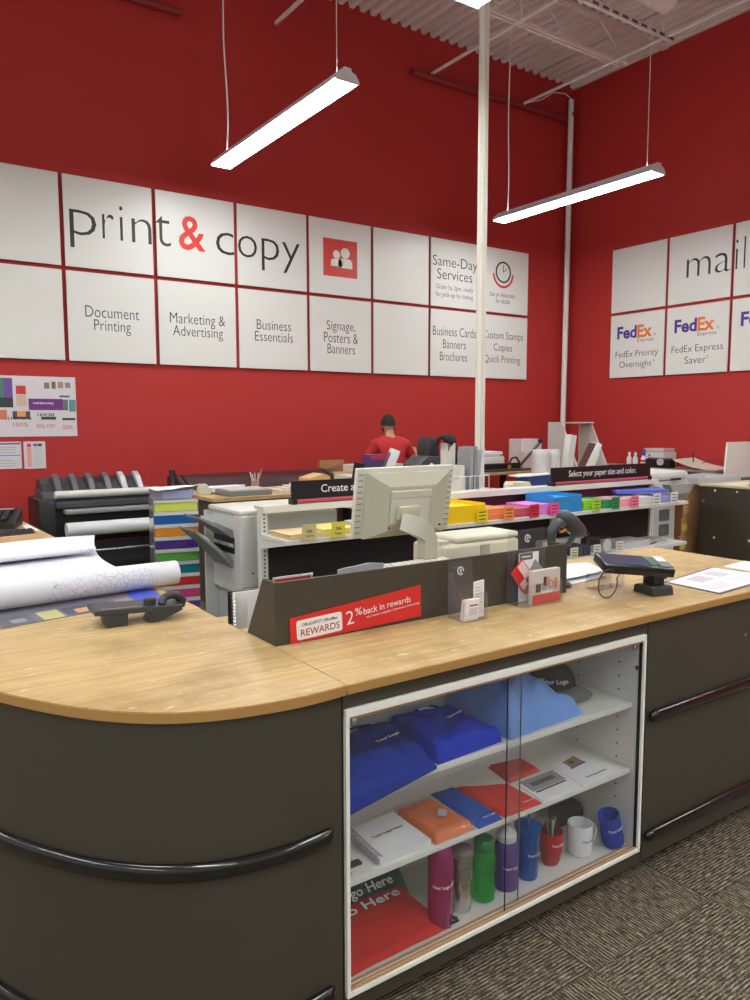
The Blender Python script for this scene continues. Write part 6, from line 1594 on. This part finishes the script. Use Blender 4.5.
def tray(z0, z1, L):
    b = MB(); X = 1.901
    pts = [(X, z0 - .05), (X, z0), (X - L * .45, z0 + (z1 - z0) * .5), (X - L, z1), (X - L, z1 - .010), (X - L * .45, z0 + (z1 - z0) * .5 - .03)]
    b.prism(pts, 'y', 4.26, 4.53); return b
obj('output_tray', tray(.885, .975, .20), TR, t); obj('output_tray', tray(.70, .90, .235), TR, t)
b = MB(); b.prism([(1.80, .935), (1.73, .966), (1.73, .98), (1.80, .95)], 'y', 4.29, 4.33); obj('tray_stop', b, M((206, 206, 200), .4), t)
b = MB(); b.prism([(1.77, .82), (1.70, .870), (1.70, .884), (1.77, .836)], 'y', 4.29, 4.33); obj('tray_stop', b, M((206, 206, 200), .4), t)
obj('lower_tower', MB().box(1.93, 2.018, 4.25, 4.56, .08, .4995), M((170, 172, 172), .45), t)
obj('castor_base', MB().box(1.95, 2.5, 4.2, 4.55, 0, .0798), BLACK, t)
obj('rear_panel', MB().box(1.86, 2.5, 4.585, 4.605, .08, .98), M((206, 206, 200), .4), t)
t = thing('storage_step', 'low grey ribbed plastic drawer unit on the floor between the worktop and the copier', 'drawer unit', (1.4, 3.4, 0))
b = MB(); b.box(1.30, 1.78, 3.55, 3.95, 0, .40, bev=.004); obj('unit_body', b, M((120, 122, 124), .5), t)
b = MB()
for k in range(3): b.box(1.305, 1.775, 3.535, 3.5495, .05 + .12 * k, .14 + .12 * k, bev=.004)
obj('drawer_fronts', b, M((134, 136, 138), .5), t)
# rainbow drawers
t = thing('drawer_tower', 'tall clear plastic tower of rainbow-coloured drawers', 'drawer tower', (1.725, 4.83, 0))
TOWER = t
dx0, dx1, dy0, dy1 = 1.592, 1.858, 4.70, 4.99
cols = [(206, 214, 90), (20, 92, 170), (226, 140, 30), (82, 46, 140), (96, 170, 70), (10, 120, 140), (200, 50, 34), (216, 70, 130), (120, 60, 150), (240, 200, 60), (30, 90, 160), (90, 170, 90), (180, 60, 60)]
cn = ['lime', 'blue', 'orange', 'purple', 'green', 'teal', 'red', 'pink', 'violet', 'yellow', 'blue', 'green', 'red']
CLR = clear((230, 232, 232), 'clear_drawer_plastic', haze=.28, hazecol=(220, 222, 224), rough=.1)
zt = 1.045
b = MB(); b.box(dx0 - .008, dx0 - .004, dy0, dy1, .06, zt); b.box(dx1 + .004, dx1 + .008, dy0, dy1, .06, zt); b.box(dx0 - .0039, dx1 + .0039, dy1 - .004, dy1, .06, zt); b.box(dx0 - .008, dx1 + .008, dy0, dy1, zt + .0005, zt + .006)
obj('tower_frame', b, CLR, t)
for k in range(13):
    z1 = zt - .008 - .080 * k; z0 = z1 - .066
    if z0 < .06: break
    d = obj('drawer', MB().box(dx0, dx1, dy0 - .004, dy1 - .02, z0, z1, bev=.004), M(cols[k], .3, spec=.6), t, label=cn[k] + ' drawer')
    obj('drawer_lip', MB().box(dx0 - .003, dx1 + .003, dy0 - .010, dy0 - .0045, z1 - .010, z1 + .006), M((206, 208, 204), .35), d)
    obj('shelf_rim', MB().box(dx0 - .0039, dx1 + .0039, dy0 - .003, dy0 + .01, z0 - .010, z0 - .002), M((196, 198, 200), .35), d)
obj('base', MB().box(dx0, dx1, dy0, dy1, 0, .0598), BLACK, t)
t = thing('paper_bin', 'clear bin of loose white papers on top of the rainbow drawer tower', 'bin', (1.76, 4.8, zt))
b = MB(); z0 = zt + .0065
b.prism([(1.64, z0), (1.83, z0), (1.85, z0 + .05), (1.62, z0 + .05)], 'y', 4.72, 4.94); obj('bin_body', b, M((150, 160, 190), .4), t)
obj('loose_papers', sheet([(1.585, 4.68), (1.875, 4.71), (1.91, 4.95), (1.62, 4.97)], z0 + .0502, 2, amp=.022, th=.003), PAPER, t, smooth=60)
move(TOWER, (1.745, 4.83, 0), math.radians(-13))
# plotter
t = thing('large_format_printer', 'black large-format printer with paper rolls against the red wall', 'plotter', (2.0, 7.7, 0))
PB = M((30, 30, 32), .4, name='plotter_black'); PGy = M((70, 71, 74), .4, name='plotter_grey')
px0, px1 = 1.45, 2.49
obj('left_tower', MB().box(px0 - .02, px0 + .13, 7.45, 7.95, .28, .83, bev=.015), PB, t, smooth=40)
obj('right_tower', MB().box(px1 - .02, px1 + .10, 7.45, 7.95, .28, .83, bev=.015), PB, t, smooth=40)
obj('main_body', MB().box(px0 + .131, px1 - .021, 7.55, 7.95, .40, .80, bev=.01), PB, t)
obj('top_cover', (lambda b: b.prism([(7.50, .80), (7.95, .80), (7.95, .90), (7.60, .885)], 'x', px0 + .04, px1 + .05, bev=.008))(MB()), PGy, t)
obj('front_roll', MB().cyl((px0 + .13, 7.49, .865), (px1 + .07, 7.49, .865), .036, 20), M((206, 206, 200), .4), t, smooth=40, label='white paper roll edge across the top')
obj('slot_band', MB().box(px0 + .131, px1 - .021, 7.46, 7.549, .74, .80, bev=.01), PGy, t)
obj('output_sheet', MB().box(px0 + .20, px1 - .03, 7.40, 7.549, .685, .73, bev=.015), M((140, 142, 144), .35), t, label='grey paper guide')
obj('paper_roll', MB().cyl((px0 + .20, 7.40, .545), (px1 - .03, 7.40, .545), .066, 24), M((214, 216, 216), .35), t, smooth=40, label='white paper roll')
obj('output_bin_rail', MB().cyl((px0 + .25, 7.35, .34), (px1 - .05, 7.35, .34), .012, 10), CHROME, t)
b = MB(); b.prism([(7.62, .885), (7.95, .90), (7.95, .985), (7.86, 1.005), (7.74, .96)], 'x', px0 + .06, px1 - .03, bev=.008); obj('ink_housing', b, M((52, 53, 56), .4), t)
for k in range(6):
    x = px0 + .17 + .155 * k
    b = MB(); b.prism([(7.60, .89), (7.66, .89), (7.83, 1.02), (7.80, 1.045), (7.70, 1.0)], 'x', x, x + .055, bev=.006)
    obj('roll_support', b, M((86, 88, 92), .4) if k < 4 else M((170, 172, 174), .3), t)
obj('status_light', MB().box(px0 + .075, px0 + .11, 7.445, 7.4495, .79, .805), M((70, 90, 170), .4), t)
for x in (px0 + .02, px1 + .0): obj('stand_leg', MB().box(x, x + .07, 7.66, 7.76, .05, .2798), PB, t); 
for x in (px0 + .02, px1 + .0): obj('stand_foot', MB().box(x - .01, x + .08, 7.40, 8.0, 0, .0498, bev=.01), PB, t)
obj('drop_bin', MB().grid(lambda u, v: (px0 + .2 + u * (px1 - px0 - .26), 7.5 - .12 * math.sin(v * PI) - .05 * v, .40 - .34 * v), 6, 16, thick=.004), M((28, 28, 30), .9), t, smooth=60)
# posters
def poster(name, label, x0, x1, z0, z1, blocks, base=(214, 208, 212)):
    t = thing(name, label, 'poster', ((x0 + x1) / 2, 8.38, z0))
    obj('sheet', MB().box(x0, x1, 8.383, 8.3895, z0, z1), M(base, .25, spec=.6), t)
    for i, (u0, u1, v0, v1, c, nm) in enumerate(blocks):
        obj(nm, MB().box(x0 + (x1 - x0) * u0, x0 + (x1 - x0) * u1, 8.3822 - .0002 * (i % 3), 8.3829, z0 + (z1 - z0) * v0, z0 + (z1 - z0) * v1), M(c, .4), t)
    return t
t = poster('poster', 'large white price collage poster on the red wall at the left edge', 1.0, 2.02, 1.395, 2.0,
    [(.26, .40, .52, .96, (70, 130, 96), 'green_picture'), (.33, .41, .62, .96, (110, 70, 150), 'purple_picture'), (.26, .41, .48, .64, (58, 54, 60), 'dark_picture'), (.44, .53, .70, .84, (206, 60, 54), 'red_block'), (.44, .53, .50, .69, (206, 180, 160), 'tan_block'),
     (.55, .87, .44, .63, (112, 44, 120), 'purple_banner'), (.87, .92, .44, .62, (96, 110, 100), 'photo'), (.93, .995, .42, .62, (90, 140, 140), 'teal_photo'), (.70, .75, .80, .90, (130, 110, 90), 'photo'), (.77, .81, .80, .92, (110, 104, 100), 'photo'), (.83, .88, .81, .92, (170, 130, 100), 'photo'), (.90, .95, .82, .91, (150, 120, 110), 'photo'),
     (.84, .94, .66, .69, (70, 80, 130), 'blue_text'), (.40, .56, .29, .42, (84, 70, 66), 'hand_photo'), (.44, .52, .33, .42, (224, 150, 90), 'hand_shape'), (.26, .35, .28, .44, (206, 120, 90), 'hand_photo'), (.66, .80, .28, .33, (60, 60, 64), 'dark_text_block'), (.86, .985, .27, .31, (60, 60, 64), 'dark_text_block')])
def pt(s, x, z, w, h, m=INK, bold=.0): text(s, t, (x, 8.3815, z), X3, Z3, w, h, m, bold, thick=.0003)
pt('workonomy', 1.70, 1.73, .20, .03, INKW, .01); pt('16X20', 1.72, 1.615, .16, .032, INKB, .02); pt('(18X24)', 1.47, 1.575, .22, .034, INKB, .02)
pt('100%', 1.48, 1.515, .14, .04, M((206, 70, 60), .5), .0); pt('30% OFF', 1.715, 1.50, .18, .04, M((206, 70, 60), .5), .0); pt('50%', 1.93, 1.485, .10, .045, M((206, 70, 60), .5), .0)
poster('poster', 'white printed notice with a blue bar under the price collage, left one', 1.15, 1.472, 1.075, 1.345, [(.1, .98, .90, .95, (80, 60, 140), 'title_bar'), (.1, .98, .48, .51, (90, 110, 190), 'blue_bar'), (.3, .85, .60, .62, (150, 150, 150), 'text_line'), (.3, .8, .70, .72, (150, 150, 150), 'text_line'), (.3, .85, .78, .80, (150, 150, 150), 'text_line'), (.3, .85, .2, .22, (150, 150, 150), 'text_line'), (.3, .75, .3, .32, (150, 150, 150), 'text_line'), (.3, .8, .1, .12, (150, 150, 150), 'text_line')])
poster('poster', 'white printed notice with a red and a grey column under the price collage, right one', 1.495, 1.70, 1.07, 1.345, [(.15, .34, .8, .92, (200, 60, 60), 'red_heading'), (.15, .34, .08, .78, (222, 150, 150), 'red_column'), (.44, .64, .82, .92, (96, 110, 110), 'grey_heading'), (.66, .84, .82, .92, (60, 60, 64), 'dark_heading'), (.46, .82, .1, .8, (196, 200, 196), 'grey_column')])
# ------------------------------------------------------------------ person
def skin(name, joints, edges, mat, parent=None, sub=2, label=None):
    me = bpy.data.meshes.new(name); me.from_pydata([j[0] for j in joints], edges, []); 
    o = bpy.data.objects.new(name, me); COL.objects.link(o)
    m = o.modifiers.new('s', 'SKIN'); o.modifiers.new('sub', 'SUBSURF').levels = sub
    sv = me.skin_vertices[0].data
    for i, j in enumerate(joints):
        r = j[1]; sv[i].radius = r if isinstance(r, tuple) else (r, r)
    sv[0].use_root = True
    dg = bpy.context.evaluated_depsgraph_get(); dg.update()
    m2 = bpy.data.meshes.new_from_object(o.evaluated_get(dg)); m2.name = name
    bpy.data.objects.remove(o)
    if parent is not None: m2.transform(ROOTM[parent.name].inverted())
    m2.materials.clear(); m2.materials.append(mat)
    for p in m2.polygons: p.use_smooth = True
    n = bpy.data.objects.new(name, m2); COL.objects.link(n)
    if parent is not None: n.parent = parent; ROOTM[n.name] = ROOTM[parent.name]
    if label: n['label'] = label
    return n
PXc, PYc = 4.90, 6.74
t = thing('person', 'person in a red shirt with short dark hair, seen from behind, working at the back', 'person', (PXc, PYc, 0), math.radians(-14))
RPn = ROOTM[t.name] @ Matrix.Scale(.95, 4)
def W_(p): return tuple(RPn @ Vector(p))
SK = M((176, 128, 104), .5, name='skin')
J = [((0, 0, .95), .12), ((0, .02, 1.10), .12), ((0, .05, 1.27), (.13, .10)), ((0, .07, 1.36), (.09, .07)), ((0, .095, 1.455), .048), ((0, .115, 1.50), .055), ((0, .135, 1.56), .062),
     ((.19, .07, 1.355), .055), ((.285, .06, 1.15), .045), ((.35, .20, 1.255), .036), ((.375, .26, 1.29), .03), ((.385, .29, 1.305), .028),
     ((-.19, .07, 1.355), .055), ((-.27, .14, 1.17), .045), ((-.17, .38, 1.09), .036), ((-.14, .46, 1.09), .03), ((-.12, .50, 1.08), .028),
     ((.09, 0, .86), .085), ((.10, .0, .48), .06), ((.10, -.02, .09), .042), ((.10, .12, .04), .035),
     ((-.09, 0, .86), .085), ((-.10, .0, .48), .06), ((-.10, -.02, .09), .042), ((-.10, .12, .04), .035)]
E_ = [(0, 1), (1, 2), (2, 3), (3, 4), (4, 5), (5, 6), (3, 7), (7, 8), (8, 9), (9, 10), (10, 11), (3, 12), (12, 13), (13, 14), (14, 15), (15, 16), (0, 17), (17, 18), (18, 19), (19, 20), (0, 21), (21, 22), (22, 23), (23, 24)]
skin('body', [(W_(p), r) for p, r in J], E_, SK, t)
def head(parent):
    b = MB(); C0 = Vector((0, .145, 1.585))
    RH_ = Matrix.Rotation(math.radians(-22), 4, 'Z') @ Matrix.Rotation(math.radians(-14), 4, 'X')
    def f(u, v):
        a = 2 * PI * u; ph = PI * v
        x = .074 * math.sin(ph) * math.cos(a); y = .092 * math.sin(ph) * math.sin(a); z = .112 * math.cos(ph)
        if z < 0: x *= 1 - .25 * (-z / .112); y *= 1 - .12 * (-z / .112)
        if y > 0 and abs(a - PI / 2) < .3 and -.03 < z < .01: y += .016 * (1 - abs(a - PI / 2) / .3)
        return RPn @ (C0 + RH_ @ Vector((x, y, z)))
    b.grid(f, 32, 24)
    for s in (-1, 1):
        b.T = RPn @ Matrix.Translation(C0) @ RH_ @ Matrix.Translation((s * .075, -.004, -.012)) @ Matrix.Diagonal((.35, .8, 1.1, 1)); b.lathe([(0, -.024), (.016, -.018), (.023, 0), (.016, .018), (0, .024)], (0, 0, 0), 12)
    b.T = None
    obj('head', b, SK, parent, smooth=80)
    b = MB()
    def g(u, v):
        a = 2 * PI * u; ph = PI * .54 * v
        back = .5 - .5 * math.sin(a)
        ph *= .86 + .26 * back
        x = .080 * math.sin(ph) * math.cos(a); y = .098 * math.sin(ph) * math.sin(a); z = .119 * math.cos(ph)
        return RPn @ (C0 + RH_ @ Vector((x, y, z)))
    b.grid(g, 32, 16, thick=.006); obj('hair', b, M((34, 26, 24), .8), parent, smooth=80)
    b = MB(); b.T = RPn @ Matrix.Translation(C0) @ RH_
    def h(u, v):
        a = PI * (.02 + .96 * u); ph = PI * (.56 + .30 * v)
        return (.079 * math.sin(ph) * math.cos(a) * .95, .095 * math.sin(ph) * math.sin(a) * .97, .112 * math.cos(ph) - .006)
    b.grid(h, 20, 8, thick=.006); obj('beard', b, M((36, 26, 24), .9), parent, smooth=80)
    b = MB(); b.T = RPn @ Matrix.Translation(C0) @ RH_
    for s in (-1, 1): b.lathe([(0, 0), (.009, .002), (.009, .004), (0, .006)], (s * .028, .082, .0), 10, Matrix.Rotation(-PI / 2, 4, 'X'))
    obj('eyes', b, INKB, parent)
head(t)
SH = M((176, 34, 34), .8, name='red_shirt')
JS = [((0, 0, .92), (.16, .125)), ((0, .02, 1.10), (.165, .13)), ((0, .05, 1.25), (.17, .13)), ((0, .07, 1.36), (.14, .105)), ((0, .095, 1.47), .068), ((.18, .07, 1.35), .075), ((.24, .068, 1.25), .066), ((.275, .062, 1.18), .06), ((-.18, .07, 1.35), .075), ((-.24, .10, 1.24), .066), ((-.27, .15, 1.17), .06)]
skin('shirt', [(W_(p), r) for p, r in JS], [(0, 1), (1, 2), (2, 3), (3, 4), (3, 5), (5, 6), (6, 7), (3, 8), (8, 9), (9, 10)], SH, t)
JT = [((0, 0, .92), .135), ((.095, 0, .82), .105), ((.10, 0, .48), .078), ((.10, -.02, .10), .068), ((-.095, 0, .82), .105), ((-.10, 0, .48), .078), ((-.10, -.02, .10), .068)]
skin('trousers', [(W_(p), r) for p, r in JT], [(0, 1), (1, 2), (2, 3), (0, 4), (4, 5), (5, 6)], M((30, 30, 34), .8), t)
for s in (1, -1):
    skin('shoe', [(W_((s * .10, -.04, .045)), .045), (W_((s * .10, .06, .04)), .045), (W_((s * .10, .15, .035)), .035)], [(0, 1), (1, 2)], BLACK, t)
    # hand with five fingers
    wx = .385 if s > 0 else -.12; wz = 1.305 if s > 0 else 1.09; oy = -.195 if s > 0 else 0
    J2 = [(W_((wx, .485 + oy, wz)), (.03, .018)), (W_((wx - s * .004, .54 + oy, wz - .01)), (.038, .015))]; E2 = [(0, 1)]
    for k in range(4):
        bx = wx - s * .004 + (k - 1.5) * .02; L = (.068, .078, .072, .056)[k if s > 0 else 3 - k]
        i = len(J2); J2 += [(W_((bx, .56 + oy, wz - .012)), .0095), (W_((bx, .56 + oy + L * .5, wz - .018)), .009), (W_((bx, .56 + oy + L * .9, wz - .038)), .0075)]; E2 += [(1, i), (i, i + 1), (i + 1, i + 2)]
    i = len(J2); J2 += [(W_((wx - s * .045, .53 + oy, wz - .012)), .0105), (W_((wx - s * .06, .565 + oy, wz - .022)), .009)]; E2 += [(0, i), (i, i + 1)]
    skin('hand', J2, E2, SK, t, sub=1)
table('work_table', 'plain table at which the person in the red shirt works', 4.55, 5.65, 7.15, 7.75, .95 + .0)
solo('carton', MB().box(4.80, 5.20, 7.36, 7.60, .9505, 1.045, bev=.004), M((206, 200, 190), .6), 'pale carton on the table under the hands of the person', 'box')
